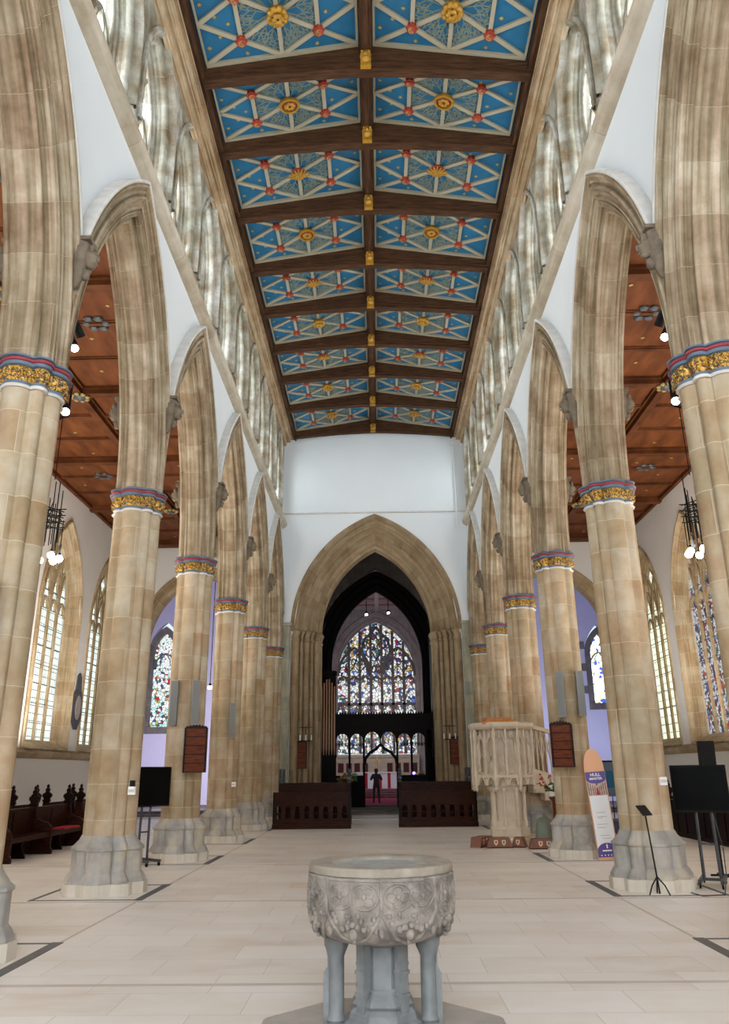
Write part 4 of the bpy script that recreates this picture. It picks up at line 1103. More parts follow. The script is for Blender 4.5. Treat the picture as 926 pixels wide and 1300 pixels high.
for k in range(NPAN):
    a0 = 2*PI*k/NPAN-PI/2; da = 2*PI/NPAN
    # ribs between panels: double, splitting to an ogee point below
    mb.tube([on_bowl(a0, .975, .004), on_bowl(a0, .85, .006), on_bowl(a0, .78, .006)], .014, 6)
    for sg in (-1, 1):
        mb.tube([on_bowl(a0, .80, .004), on_bowl(a0+sg*da*.10, .74, .006), on_bowl(a0+sg*da*.25, .665, .008), on_bowl(a0+sg*da*.42, .638, .008), on_bowl(a0+sg*da*.5, .63, .008)], .014, 6)
    mb.tube([on_bowl(a0+da*j/8, .972, .002) for j in range(9)], .010, 6)
    for sg in (-1, 1):    # quatrefoils, two to a panel
        ca = a0+da/2+sg*da*.22
        for q in range(4):
            b = PI/2*q+PI/4*(k % 2)
            mb.tube([on_bowl(ca+.085*math.cos(b)+.07*math.cos(2*PI*j/8), .885+.034*math.sin(b)+.026*math.sin(2*PI*j/8), .004) for j in range(9)], .006, 5)
        mb.blob(on_bowl(ca, .885, .004), .018, n=7, m=5, bump=.3, seed=k)
        mb.tube([on_bowl(ca+.19*math.cos(2*PI*j/14), .885+.072*math.sin(2*PI*j/14), .002) for j in range(15)], .007, 5)
        rnd = random.Random(k*2+sg)
        for q in range(10):  # leaves
            mb.blob(on_bowl(ca+rnd.uniform(-.16, .16), rnd.uniform(.70, .80), .002), rnd.uniform(.010, .02), n=6, m=4, bump=.4, seed=q)
    for q in range(5):
        ca = a0+da/2+(q-2)*.075
        mb.blob(on_bowl(ca, .735-abs(q-2)*.012, .002), .022, n=8, m=5, bump=.3, seed=q+k)
    mb.blob(on_bowl(a0+da/2, .685, .008), .032, 1, 1, 1.1, 8, 6, .15, k); mb.blob(on_bowl(a0+da/2, .65, .02), .016, 1, 1, 1.4, 8, 5, 0, k)
    mb.blob(on_bowl(a0, .69, .004), .022, 1, 1, 1.3, 8, 5, .3, k)
mb.build('carved_panels', M_FONT, bowl, True, angle=60)
mb = MB(); mb.lathe([(.27, .10), (.27, .16), (.235, .18), (.23, .21), (.20, .235), (.215, .255), (.19, .285), (.165, .31), (.165, .33), (.15, .34), (.15, .56), (.19, .59)], (0, 0, 0), 8, PI/8); mb.build('central_stem', M_MARB, F)
for k in range(4):
    a = PI/2*k + R(45)
    mb = MB(); mb.box(-.03, .03, -.035, .035, .12, .58, Fr((.175*math.cos(a), .175*math.sin(a), 0), (math.cos(a), math.sin(a), 0), (-math.sin(a), math.cos(a), 0), (0, 0, 1)))
    for z in (.30, .42): mb.box(-.035, .038, -.042, .042, z, z+.02, Fr((.175*math.cos(a), .175*math.sin(a), 0), (math.cos(a), math.sin(a), 0), (-math.sin(a), math.cos(a), 0), (0, 0, 1)))
    mb.build('stem_buttress', M_MARB, F)
for k, (x, y) in enumerate(((-.305, -.03), (.305, -.03), (.06, .33))):
    mb = MB(); mb.lathe([(.085, .10), (.085, .13), (.06, .15), (.068, .165), (.052, .19), (.052, .50), (.06, .52), (.08, .56), (.085, .62)], (x, y, 0), 16); mb.build('outer_shaft', M_MARB, F, True)
    if k < 2:
        sg = -1 if x < 0 else 1; mb = MB(); mb.prism([(0, .10), (.055, .10), (.055, .40), (.03, .44), (.03, .5), (.05, .60), (0, .60)], -.025, .025, Fr((x+sg*.03, y+.01, 0), (sg, 0, 0), (0, 0, 1), (0, 1, 0))); mb.build('shaft_fin', M_MARB, F)

# ================================================================== PEWS
def poppy(mb, x, y, z, h=.36, w_=.11, fr=WORLD, th=.05):
    """fleur-shaped poppyhead, flat-carved, in the frame's s-t plane"""
    P = [(-.06, 0), (-.075, .06), (-.11, .10), (-.10, .15), (-.06, .17), (-.035, .2), (-.05, .235), (-.035, .27), (-.015, .28), (-.028, .32), (0, .36)]
    poly = P+[(-a, b) for a, b in reversed(P[:-1])]; k = h/.36
    mb.prism([(x+a*k, z+b*k) for a, b in poly], y-th/2, y+th/2, fr)
def side_pew(L, ends=(0,), cushion=False, front=False, popp=True):
    """bench running along +Y from 0 to L, seat facing +X"""
    r = thing('church_pew', '', 'pew')
    mb = MB(); mb.box(.02, .42, 0, L, .42, .46); mb.box(.36, .42, 0, L, .36, .42); mb.build('seat', M_PEW, r)
    mb = MB(); mb.box(-.05, 0, 0, L, .05, .95); mb.box(-.08, .03, 0, L, .93, 1.0); n = int(L/.9)
    for k in range(n+1): mb.box(0, .02, L*k/max(n, 1)-.04, L*k/max(n, 1)+.04, .46, .93)
    mb.build('backrest', M_PEW, r)
    fr = Fr((0, 0, 0), (1, 0, 0), (0, 0, 1), (0, 1, 0))
    for y in ends:
        yy = y*L
        mb = MB(); poly = [(-.12, 0), (.50, 0), (.50, .10), (.46, .14), (.47, .5), (.44, .58), (.36, .66), (.22, .70), (.10, .76), (.06, .9), (.05, 1.06), (-.10, 1.06), (-.12, .9)]
        mb.prism(poly, yy-.035, yy+.035, fr); e = mb.build('bench_end', M_PEW, r)
        if popp:
            mb = MB(); poppy(mb, -.02, yy, 1.05, .42, fr=fr, th=.07); mb.box(-.12, .07, yy-.05, yy+.05, 1.03, 1.08); mb.build('poppyhead', M_PEWD, e)
    for k in range(1, int(L/1.2)+1):
        mb = MB(); y = L*k/(int(L/1.2)+1); mb.prism([(.05, 0), (.34, 0), (.30, .12), (.24, .25), (.32, .42), (.05, .42)], y-.03, y+.03, fr); mb.build('seat_bracket', M_PEWD, r)
    if front:
        mb = MB(); mb.box(1.0, 1.05, 0, L, .02, .86); mb.box(.90, 1.10, 0, L, .86, .90); mb.box(.96, 1.09, 0, L, 0, .10)
        for k in range(int(L/.6)+1): mb.box(1.05, 1.07, k*.6-.04, k*.6+.04, .1, .86)
        mb.build('desk_front', M_PEWD, r)
        for y in (0, L):
            mb = MB(); mb.prism([(.86, 0), (1.12, 0), (1.12, .95), (1.0, 1.06), (.86, .95)], y-.035, y+.035, fr); e = mb.build('desk_end', M_PEW, r)
            mb = MB(); poppy(mb, .99, y, 1.02, .40, fr=fr, th=.07); mb.build('poppyhead', M_PEWD, e)
    return r
rows = [(-7.95, 16.95, 4.1, (.0, .5, 1), 'front pew of the left aisle block, facing the nave, with a carved middle bench end'),
        (-8.85, 16.6, 4.6, (0, .34, .7, 1), 'middle pew of the left aisle block behind the front pew'),
        (-9.7, 16.6, 4.6, (0, .45, 1), 'back pew of the left aisle block, nearest the outer wall'),
        (-7.95, 21.9, 3.2, (0, 1), 'front pew of the farther left aisle block, seen behind the left television stand'),
        (-8.85, 21.9, 3.6, (0, .5, 1), 'rear pew of the farther left aisle block')]
for x, y, L, e, lab in rows:
    o = side_pew(L, e); o['label'] = lab; o['group'] = 'left aisle pews'; o.location = (x, y, 0)
mb = MB(); mb.box(.10, .42, 2.9, 3.9, .462, .50)
o = mb.build('seat_cushion', M_CUSH, None, loc=(-7.95, 16.95, 0)); tag(o, 'red seat cushion lying on the front left aisle pew', 'cushion')
rows = [(9.05, 22.9, 5.2, (0, .5, 1), True, 'pew with a panelled desk front in the right aisle behind the big television'),
        (9.9, 22.9, 5.2, (0, .5, 1), False, 'back pew of the right aisle nearest the outer wall')]
for x, y, L, e, fnt, lab in rows:
    o = side_pew(L, e, front=fnt); o['label'] = lab; o['group'] = 'right aisle pews'; o.location = (x, y, 0); o.rotation_euler = (0, 0, PI)
for k, (x, y, z) in enumerate(((7.0, 20.5, .0), (7.1, 21.3, .0))):
    mb = MB(); mb.prism([(-.26, 0), (.26, 0), (.30, .32), (-.30, .32)], -.2, .2, Fr((0, 0, 0), (1, 0, 0), (0, 0, 1), (0, 1, 0))); mb.box(-.33, .33, -.23, .23, .32, .36)
    o = mb.build('storage_crate', M_CRATE, None, loc=(x-.2, y+2.4, 0)); tag(o, ['blue plastic crate on the floor below the big television, nearer the camera', 'blue plastic crate behind the other crate below the big television'][k], 'crate', 'blue crates')

def nave_pew(W_, arcade=True):
    """pew facing away (+Y), local origin at floor centre; we see its back"""
    r = thing('church_pew', '', 'pew')
    mb = MB(); h = W_/2
    if arcade:
        mb.box(-h, h, -.03, .03, .0, .30); mb.box(-h, h, -.03, .03, .72, 1.05);
        n = 8; bw = W_/n
        for k in range(n+1): x = -h+bw*k; mb.box(max(-h, x-.07), min(h, x+.07), -.035, .03, .30, .72)
        for k in range(n):
            x = -h+bw*(k+.5); mb.prism([(x-bw/2, .72), (x-bw/2, .56), (x-bw/2+.07, .56), (x-.06, .65), (x, .69), (x+.06, .65), (x+bw/2-.07, .56), (x+bw/2, .56), (x+bw/2, .72)], -.03, .03, Fr((0, 0, 0), (1, 0, 0), (0, 0, 1), (0, 1, 0)))
        mb.box(-h-.05, h+.05, -.10, .10, 0, .14); mb.box(-h, h, -.06, -.03, .14, .2)
    else: mb.box(-h, h, -.03, .03, .05, 1.05)
    mb.build('backrest', M_PEW, r)
    mb = MB(); mb.box(-h-.03, h+.03, -.07, .05, 1.05, 1.10); mb.box(-h, h, .05, .22, 1.0, 1.03); mb.build('top_rail', M_PEW, r)
    mb = MB(); mb.box(-h, h, .05, .48, .42, .46); mb.build('seat', M_PEWD, r)
    f = Fr((0, 0, 0), (0, 1, 0), (0, 0, 1), (1, 0, 0))
    for sg in (-1, 1):
        mb = MB(); mb.prism([(-.05, 0), (.52, 0), (.52, .5), (.40, .64), (.12, .72), (.06, 1.1), (-.05, 1.1)], sg*h-.04, sg*h+.04, f); e = mb.build('bench_end', M_PEWD, r)
        if not arcade:
            mb = MB(); poppy(mb, .02, sg*h, 1.08, .38, fr=f, th=.09); mb.build('poppyhead', M_IRON, e)
    return r
for nm, x0, x1, y in (('left', -3.33, -.93, 26.35), ('right', .70, 3.16, 26.8)):
    W_ = x1-x0
    for k in range(3):
        o = nave_pew(W_-.1*(k > 0), k == 0); o.location = ((x0+x1)/2, y+1.0*k, 0); o['group'] = 'pews before the crossing'; o.scale = (1, 1, 1.24 if k else 1)
        o['label'] = ['dark %s pew with an openwork arcaded back, nearest the camera beside the central gangway', 'plain %s pew directly in front of the arcaded one, poppyheads at its ends', 'farthest %s pew of the block before the crossing'][k] % nm
# ================================================================== LEFT AND RIGHT TELEVISIONS
def tv(name, label, loc, rz, W_, H_, z0, spread):
    r = thing(name, label, 'television', loc, rz)
    mb = MB(); mb.box(-W_/2, W_/2, -.02, .04, z0, z0+H_); mb.build('tv_body', M_BLACK, r)
    mb = MB(); mb.box(-W_/2+.015, W_/2-.015, -.024, -.018, z0+.03, z0+H_-.015); mb.build('screen', M_SCRB, r)
    for sg in (-1, 1):
        mb = MB(); mb.tube([(sg*spread, .08, .08), (sg*spread*.9, .07, z0+H_*.6)], .024, 8); mb.build('upright', M_IRON, r)
    mb = MB(); mb.box(-spread, spread, .055, .085, z0*.55, z0*.55+.03); mb.box(-.25, .25, .04, .07, z0+.1, z0+.4); mb.build('bracket', M_IRON, r)
    for sg in (-1, 1):
        mb = MB(); mb.box(sg*spread*1.3-.025, sg*spread*1.3+.025, -.30, .45, .07, .12); ft = mb.build('foot', M_IRON, r)
        for y in (-.27, .42):
            mb = MB(); mb.lathe([(.035, -.0125), (.035, .0125)], (0, 0, 0), 12)
            # wheel stands upright
            mb.v = [(sg*spread*1.3+z, y+x, .037+y2) for x, y2, z in mb.v]; mb.build('caster', M_BLACK, ft)
    mb = MB(); mb.box(-spread*1.3, spread*1.3, .05, .10, .075, .115); mb.build('cross_bar', M_IRON, r)
    return r
tv('television_stand', 'black television on a wheeled grey stand beside the third left pier', (-4.58, 16.45, 0), R(52), .98, .76, 1.08, .11)
tv('television_stand', 'big black television on a wheeled stand beside the second right pier', (5.08, 12.95, 0), R(-26), .82, .70, 1.05, .12)
mb = MB(); mb.prism([(-.12, 1.5), (.12, 1.5), (.14, 2.15), (-.10, 2.15)], -.08, .08, Fr((0, 0, 0), (1, 0, 0), (0, 0, 1), (0, 1, 0)))
r = thing('loudspeaker', 'small black loudspeaker on a pole just behind the big television', 'speaker', (5.75, 14.2, 0)); mb.build('speaker_box', M_BLACK, r)
mb = MB(); mb.tube([(0, 0, .02), (0, 0, 1.5)], .02, 8); mb.box(-.2, .2, -.02, .02, 0, .03); mb.box(-.02, .02, -.2, .2, 0, .03); mb.build('pole', M_BLACK, r)
# microphone / reading stand
r = thing('music_stand', 'thin black reading stand in front of the second right pier', 'stand', (3.93, 12.15, 0))
mb = MB(); mb.tube([(.06, -.05, .03), (0, 0, 1.05)], .012, 8); mb.build('pole', M_BLACK, r)
mb = MB(); mb.box(-.11, .11, -.006, .006, -.08, .09, Fr((-.01, 0, 1.12), (.8, .6, 0), (.45, -.6, .65), (-.4, .5, .77))); mb.build('desk', M_BLACK, r)
mb = MB()
for a in (R(200), R(320), R(80)):
    mb.tube([(.05, -.04, .25), (.05+.10*math.cos(a), -.04+.10*math.sin(a), .14), (.05+.16*math.cos(a), -.04+.16*math.sin(a), .02)], .010, 6)
mb.build('tripod', M_BLACK, r)
# cable of the right television
mb = MB(); mb.tube([(5.35, 13.25, 1.0), (5.45, 13.3, .5), (5.4, 13.2, .1), (5.2, 12.8, .012), (4.9, 12.1, .012), (4.55, 12.0, .012), (4.5, 12.3, .012)], .008, 6)
tag(mb.build('power_cable', M_IRON, None, True), 'thin cable trailing from the big television to the floor by the pier', 'cable')

# ================================================================== HYMN BOARDS, COLUMN SPEAKERS, SMALL BOXES
def hymn(label, x, y, z, rz, W_=.44, H_=.88):
    r = thing('hymn_board', label, 'board', (x, y, z), rz)
    mb = MB(); mb.box(-W_/2, W_/2, -.02, .02, 0, H_); mb.build('board', M_HYMN, r)
    mb = MB(); f = Fr((0, 0, 0), (1, 0, 0), (0, 0, 1), (0, 1, 0)); mb.ribbon([(-W_/2, 0), (W_/2, 0), (W_/2, H_), (-W_/2, H_)], .05, -.04, .02, f, True)
    for k in range(1, 5): mb.ribbon([(-W_/2, H_*k/5), (W_/2, H_*k/5)], .02, -.035, -.02, f)
    mb.build('frame', M_PEW, r)
    mb = MB()
    for k in range(7):
        x_ = -W_/2+W_*(k+.5)/7; hgt = .05+.05*(1-abs(k-3)/3); mb.prism([(x_-.03, H_), (x_-.035, H_+hgt*.5), (x_, H_+hgt), (x_+.035, H_+hgt*.5), (x_+.03, H_)], -.015, .015, f)
    mb.build('cresting', M_PEW, r); return r
hymn('dark wooden hymn board hung on the third left pier', -3.80, 16.88, 1.73, R(8))
hymn('dark wooden hymn board hung on the third right pier', 3.88, 16.90, 1.76, R(-6), .42, .84)
hymn('small hymn board on the left side of the crossing arch', -2.95, 31.04, 1.85, 0, .4, .95); hymn('small hymn board on the right side of the crossing arch', 2.98, 31.04, 1.95, 0, .4, .95)
proto = None
for x, y, z, h, rz, lab in ((-4.33, 16.93, 2.66, .95, 0, 'tall grey column speaker on the outer face of the third left pier'), (-3.86, 16.90, 2.68, .93, R(15), 'tall grey column speaker above the left hymn board'),
                     (3.95, 16.90, 2.75, .95, R(-15), 'tall grey column speaker above the right hymn board'), (4.38, 16.95, 2.78, .93, 0, 'tall grey column speaker on the outer face of the third right pier'),
                     (-4.08, 7.88, 2.62, 1.08, R(0), 'tall grey column speaker on the nearest left pier at the picture edge'),
                     (-3.88, 20.95+.45, 2.6, .9, R(10), 'narrow grey column speaker on the fourth left pier')):
    if proto is None:
        proto = thing('column_speaker', lab, 'speaker', group='column speakers')
        mb = MB(); mb.box(-.075, .075, -.06, .05, 0, 1); mb.build('housing', M_GREYP, proto)
        mb = MB()
        for k in range(24): mb.box(-.06, .06, -.064, -.06, .03+.04*k, .05+.04*k)
        mb.build('grille', M_GRILL, proto)
        mb = MB(); mb.box(-.03, .03, .05, .10, .2, .25); mb.box(-.03, .03, .05, .10, .75, .8); mb.build('bracket', M_IRON, proto); o = proto
    else: o = dup(proto, label=lab)
    o.location = (x, y, z); o.rotation_euler = (0, 0, rz); o.scale = (1.0, 1, h)
    if lab.startswith('tall grey column speaker on the nearest'): o.scale = (1.7, 1, h)
for x, y, z, lab, rd in ((-3.76, 12.58, 1.40, 'white box with a black reader on the second left pier', True), (4.40, 12.60, 1.46, 'white switch box on the second right pier', False), (-3.80, 21.55, 1.36, 'small white switch box on the fourth left pier', False)):
    r = thing('switch_box', lab, 'switch', (x, y, z)); mb = MB(); mb.box(-.055, .055, -.03, .03, 0, .12); mb.build('housing', M_WHP, r)
    mb = MB(); mb.box(-.045, .045, -.034, -.03, .04, .08); mb.build('switch_plate', M_HOOD, r)
    if rd: mb = MB(); mb.box(-.035, .035, -.03, .03, .12, .21); mb.lathe([(.02, 0), (.02, .01)], (0, -.03, .16), 10); mb.build('reader', M_BLACK, r)
# ================================================================== INFORMATION BOARD
r = thing('information_board', 'tall round-topped board, purple and white, leaning by the third right pier', 'board', (4.56, 16.68, 0)); r.rotation_euler = (R(-4), R(-3.5), R(-6))
f = Fr((0, 0, 0), (1, 0, 0), (0, 0, 1), (0, 1, 0)); hw = .20; HB = 2.12
def rounded(w_, z0, z1, zr):
    return [(-w_, z0), (w_, z0), (w_, z1)]+[(w_*math.cos(PI*j/14), z1+zr*math.sin(PI*j/14)) for j in range(1, 14)]+[(-w_, z1)]
mb = MB(); mb.prism(rounded(hw, 0, HB-.42, .42), -.012, .012, f); mb.build('board', M_SALM, r)
mb = MB(); mb.prism([(-hw+.005, 1.66), (-hw+.005, 1.52)]+[(-hw*math.cos(PI*j/10)*.97, 1.52-.09*math.sin(PI*j/10)) for j in range(1, 10)]+[(hw-.005, 1.52), (hw-.005, 1.66)], -.018, -.012, f); a = mb.build('purple_heading', M_PURP, r)
mb = MB(); mb.prism([(-hw+.01, 1.2), (hw-.01, 1.2), (hw-.01, 1.54), (-hw+.01, 1.54)], -.0145, -.012, f); pic = mb.build('photo_print', plain('photo_print', (206, 186, 176), .5, var=.45, scale=22), r)
mb = MB()
for q in range(9):
    x = -.17+.042*q; hgt = .13+.10*abs(q-4)/4; mb.prism([(x-.012, 1.21), (x+.012, 1.21), (x+.012, 1.21+hgt), (x, 1.24+hgt), (x-.012, 1.21+hgt)], -.0165, -.0145, f)
mb.build('pillars_in_photo', plain('photo_brown', (142, 112, 100), .6), pic)
mb = MB(); mb.prism([(-.03, 1.21), (.03, 1.21), (.012, 1.36), (-.012, 1.36)], -.0175, -.0145, f); mb.build('red_figure_in_photo', M_CUSH, pic)
mb = MB(); mb.prism([(-.016, 1.40), (.016, 1.40), (.016, 1.48), (-.016, 1.48)], -.0175, -.0145, f); mb.build('screen_in_photo', M_IRON, pic)
mb = MB(); mb.prism([(-hw+.02, .18), (hw-.02, .18), (hw-.02, 1.2), (-hw+.02, 1.2)], -.0145, -.012, f); wp = mb.build('white_panel', M_BWHT, r)
mb = MB()
for z, a_, b_ in ((.88, -.10, .08), (.80, -.10, .10), (.78, -.08, .02), (.66, -.12, .10), (.60, -.12, .05), (.45, -.10, .10), (.40, -.06, .12), (.30, -.05, .12)):
    mb.box(a_, b_, z, z+.006, -.0155, -.0145, f)
mb.build('text_lines', M_GREYP, wp)
mb = MB(); mb.prism([(-hw+.005, .06), (hw-.005, .06), (hw-.005, .17)]+[(hw*.97*math.cos(PI*j/12), .17+.15*math.sin(PI*j/12)) for j in range(1, 12)]+[(-hw+.005, .17)], -.018, -.0125, f); ft = mb.build('purple_footer', M_PURP, r)
mb = MB(); mb.prism([(-.012, .22), (.012, .22), (.014, .27), (0, .31), (-.014, .27)], -.020, -.018, f); mb.box(-.10, .08, .165, .19, -.020, -.018, f)
for x in (-.13, -.06, 0, .06, .11): mb.box(x-.012, x+.012, .085, .105, -.020, -.018, f)
mb.build('white_logo', M_WHP, ft)
def text(s_, size, loc, mat, parent, name, rot=(PI/2, 0, 0)):
    c = bpy.data.curves.new(name, 'FONT'); c.body = s_; c.size = size; c.align_x = 'CENTER'; c.extrude = .001; c.offset = size*.02
    o = bpy.data.objects.new(name, c); C.objects.link(o); c.materials.append(mat)
    bpy.context.view_layer.update(); me = bpy.data.meshes.new_from_object(o); bpy.data.objects.remove(o)
    o = bpy.data.objects.new(name, me); C.objects.link(o); o.parent = parent; o.location = loc; o.rotation_euler = rot; return o
text('HULL', .085, (0, -.0195, 1.575), M_WHP, a, 'heading_text'); text('MINSTER', .064, (0, -.0195, 1.505), M_WHP, a, 'heading_text')
# ================================================================== PULPIT
PX_, PY_ = 3.20, 20.75
r = thing('stone_pulpit', 'carved pale stone pulpit with traceried panels and a stair to the right', 'pulpit', (PX_, PY_, 0))
mb = MB(); mb.lathe([(.74, 0), (.74, .09), (.66, .10), (.66, .16), (.52, .18)], (.08, 0, 0), 8, PI/8); mb.lathe([(.50, .16), (.50, .34), (.46, .38), (.44, .40), (.44, .52), (.41, .54)], (.08, 0, 0), 8, PI/8); mb.build('base', M_PULP, r)
mb = MB(); mb.lathe([(.36, .5), (.34, .6), (.34, 1.2), (.42, 1.38), (.6, 1.5)], (.08, 0, 0), 8, PI/8)
for k in range(8):
    a = PI/8+PI/4*k; mb.lathe([(.065, .40), (.065, .5), (.045, .54), (.045, 1.18), (.06, 1.2), (.08, 1.3), (.05, 1.32)], (.08+.40*math.cos(a), .40*math.sin(a), 0), 10)
mb.build('stem', M_PULP, r, True, angle=35)
mb = MB(); RB = .80
mb.lathe([(.58, 1.46), (.60, 1.52), (.58, 1.56), (.56, 1.60), (.56, 2.72)], (0, 0, 0), 8, PI/8); mb.build('body', M_PULP, r)
tr = MB(); bt = MB()
for k in range(8):
    am = PI/4*k; ap = RB*.93*math.cos(PI/8); hwf = RB*.93*math.sin(PI/8)
    f = Fr((ap*math.cos(am), ap*math.sin(am), 0), (-math.sin(am), math.cos(am), 0), (0, 0, 1), (math.cos(am), math.sin(am), 0))
    for q in (-1, 1):
        cx = q*hwf/2
        tr.ribbon([(cx+x, t) for x, t in arch_pts(hwf*.46, 0, 2.28, .12, 1.66, 6)], .045, -.09, .0, f)
        tr.ribbon([(cx-hwf*.46, 2.28), (cx-hwf*.2, 2.42), (cx, 2.66)], .03, -.06, .0, f); tr.ribbon([(cx+hwf*.46, 2.28), (cx+hwf*.2, 2.42), (cx, 2.66)], .03, -.06, .0, f)
        tr.ribbon([(cx-hwf*.3, 1.9), (cx, 2.1), (cx+hwf*.3, 1.9)], .02, -.06, -.02, f)
        tr.ribbon([(cx+x, t) for x, t in arch_pts(hwf*.36, 0, 1.40, .1, 1.36, 6)], .035, -.06, .03, f)
        for u in range(5): tr.blob(tuple(f(cx+(u-2)*.05, 1.60+.02*(2-abs(u-2)), .0)), .028, n=6, m=4, bump=.4, seed=u)
    tr.ribbon([(0, 1.36), (0, 2.72)], .045, -.06, .02, f)
    tr.ribbon([(-hwf, 1.56), (hwf, 1.56)], .06, -.06, .04, f)
    a = PI/8+PI/4*k; cx, cy = .78*math.cos(a), .78*math.sin(a)
    bt.lathe([(.015, 1.20), (.05, 1.26), (.03, 1.32), (.05, 1.36), (.05, 1.70), (.038, 1.74), (.038, 2.5), (.05, 2.53), (.02, 2.72)], (cx, cy, 0), 8)
tr.build('tracery_panels', M_PULP, r, True, angle=35); bt.build('buttress_shafts', M_PULP, r, True, angle=35)
mb = MB(); mb.lathe([(.76, 2.68), (.84, 2.74), (.86, 2.78), (.86, 2.83), (.80, 2.85), (.66, 2.85), (.66, 2.70)], (0, 0, 0), 8, PI/8, cap=False); mb.build('cornice', M_PULP, r)
mb = MB(); f = Fr((.72, -.05, 0), (.98, .20, 0), (0, 0, 1), (.2, -.98, 0))
mb.prism([(0, 1.42), (0, 1.74), (1.5, 1.36), (1.5, .98)], -.08, .02, f)
for k in range(12): mb.ribbon([(.06+.125*k, 1.70-.253*.125*k), (.06+.125*k, 2.76-.253*.125*k)], .028, -.06, 0, f)
for k in range(6):
    s0 = .06+.25*k; dz = -.253*s0
    mb.ribbon([(s0, 2.0+dz), (s0+.125, 2.68+dz-.03), (s0+.25, 2.0+dz-.06)], .028, -.055, -.005, f); mb.ribbon([(s0, 2.66+dz), (s0+.125, 2.1+dz), (s0+.25, 2.6+dz)], .02, -.05, -.01, f)
mb.ribbon([(0, 2.78), (1.5, 2.40)], .10, -.10, .04, f); mb.ribbon([(0, 1.62), (1.5, 1.24)], .05, -.10, .05, f)
mb.build('stair_parapet', M_PULP, r)
mb = MB()
for k in range(5): mb.box(.75+.28*k, 1.03+.28*k, .1, .8, 1.15-.18*k, 1.35-.18*k)
mb.build('stair_steps', M_PULP, r)
mb = MB(); mb.box(-.46, .36, -.30, .28, 2.852, 2.90); mb.prism([(-.30, 2.90), (.28, 2.90), (.28, 3.02), (-.30, 2.94)], -.40, .30, Fr((0, 0, 0), (0, 1, 0), (0, 0, 1), (1, 0, 0))); mb.box(-.55, .45, -.66, .66, 2.80, 2.852)
mb.build('book_desk', M_ORANGE, r)
# bell, flower stand, kneelers
mb = MB(); mb.lathe([(.27, 0), (.265, .04), (.235, .12), (.215, .30), (.20, .48), (.17, .57), (.10, .62), (.03, .64), (.03, .72)], (0, 0, 0), 28)
tag(mb.build('church_bell', M_BELL, None, True, loc=(3.98, 19.95, .0)), 'old grey-green bell standing on the floor right of the pulpit', 'bell')
r = thing('flower_stand', 'wooden pedestal carrying a white bowl of red and white flowers, beside the third right pier', 'flower stand', (4.18, 19.5, 0))
mb = MB(); mb.box(-.15, .15, -.15, .15, 0, .06); mb.box(-.05, .05, -.05, .05, .06, 1.02); mb.prism([(-.06, 1.0), (.06, 1.0), (.12, 1.09), (-.12, 1.09)], -.12, .12, Fr((0, 0, 0), (1, 0, 0), (0, 0, 1), (0, 1, 0))); mb.build('pedestal', M_HYMN, r)
mb = MB(); mb.lathe([(.08, 1.09), (.13, 1.12), (.15, 1.22), (.14, 1.22), (.10, 1.14)], (0, 0, 0), 18); mb.build('bowl', M_WHP, r, True)
rnd = random.Random(4); g, wf, rf = MB(), MB(), MB()
for k in range(40):
    a, q = rnd.uniform(0, 2*PI), rnd.uniform(0, .2); g.blob((q*math.cos(a), q*math.sin(a), rnd.uniform(1.22, 1.40)), .035, 1.3, 1, .6, 6, 4, .4, k)
for k in range(9):
    a, q = rnd.uniform(0, 2*PI), rnd.uniform(.04, .2); wf = MB(); wf.blob((q*math.cos(a), q*math.sin(a)-.04, rnd.uniform(1.24, 1.36)), .035, n=7, m=5, bump=.4, seed=k); wf.build('white_flower', M_WHF, r, True)
for k in range(14):
    a, q = rnd.uniform(PI*.2, PI*1.2), rnd.uniform(.05, .34); x, y, z = q*math.cos(a), q*math.sin(a)*.6, rnd.uniform(1.34, 1.62)
    rf = MB(); rf.blob((x, y, z), .028, n=6, m=4, bump=.5, seed=k); rf.build('red_flower', M_REDF, r, True); g.tube([(x*.3, y*.3, 1.25), (x, y, z)], .005, 4)
g.build('foliage', M_GREEN, r, True);
kl = None
for k, (x, y, rz, L, nb, lab) in enumerate(((2.36, 19.7, R(60), .42, 1, 'leftmost brown kneeler, turned end-on, at the pulpit foot'), (2.55, 20.05, R(35), .42, 2, 'brown kneeler behind the leftmost one at the pulpit foot'),
        (2.82, 19.55, 0, .62, 2, 'brown kneeler with two pale badges before the pulpit stem'), (3.30, 19.60, R(-25), .34, 1, 'short brown kneeler between the two long ones before the pulpit'), (3.86, 19.15, 0, .86, 3, 'long brown kneeler with three shield badges in front of the bell'))):
    r = thing('prayer_kneeler', lab, 'kneeler', (x, y, 0), rz, 'leather kneelers at the pulpit foot')
    f = Fr((0, 0, 0), (1, 0, 0), (0, 0, 1), (0, 1, 0)); h = L/2
    mb = MB(); mb.prism([(-h, 0), (h, 0), (h-.02, .04), (h-.08, .22), (-h+.08, .22), (-h+.02, .04)], -.13, .13, f); mb.build('cushion', M_LEATH, r)
    mb = MB(); mb.box(-h+.01, h-.01, -.135, .135, 0, .02); mb.build('base_board', M_PEWD, r)
    for q in range(nb):
        cx = (q-(nb-1)/2)*min(.18, L/3); mb = MB(); mb.prism([(cx-.045, .17), (cx-.045, .10), (cx, .05), (cx+.045, .10), (cx+.045, .17)], -.138, -.13, f); bd = mb.build('shield_badge', M_BADGE, r)
        mb = MB(); mb.prism([(cx-.02, .15), (cx-.02, .11), (cx, .09), (cx+.02, .11), (cx+.02, .15)], -.141, -.138, f); mb.build('badge_device', [M_REDF, M_CAPB, M_IRON][q % 3], bd)
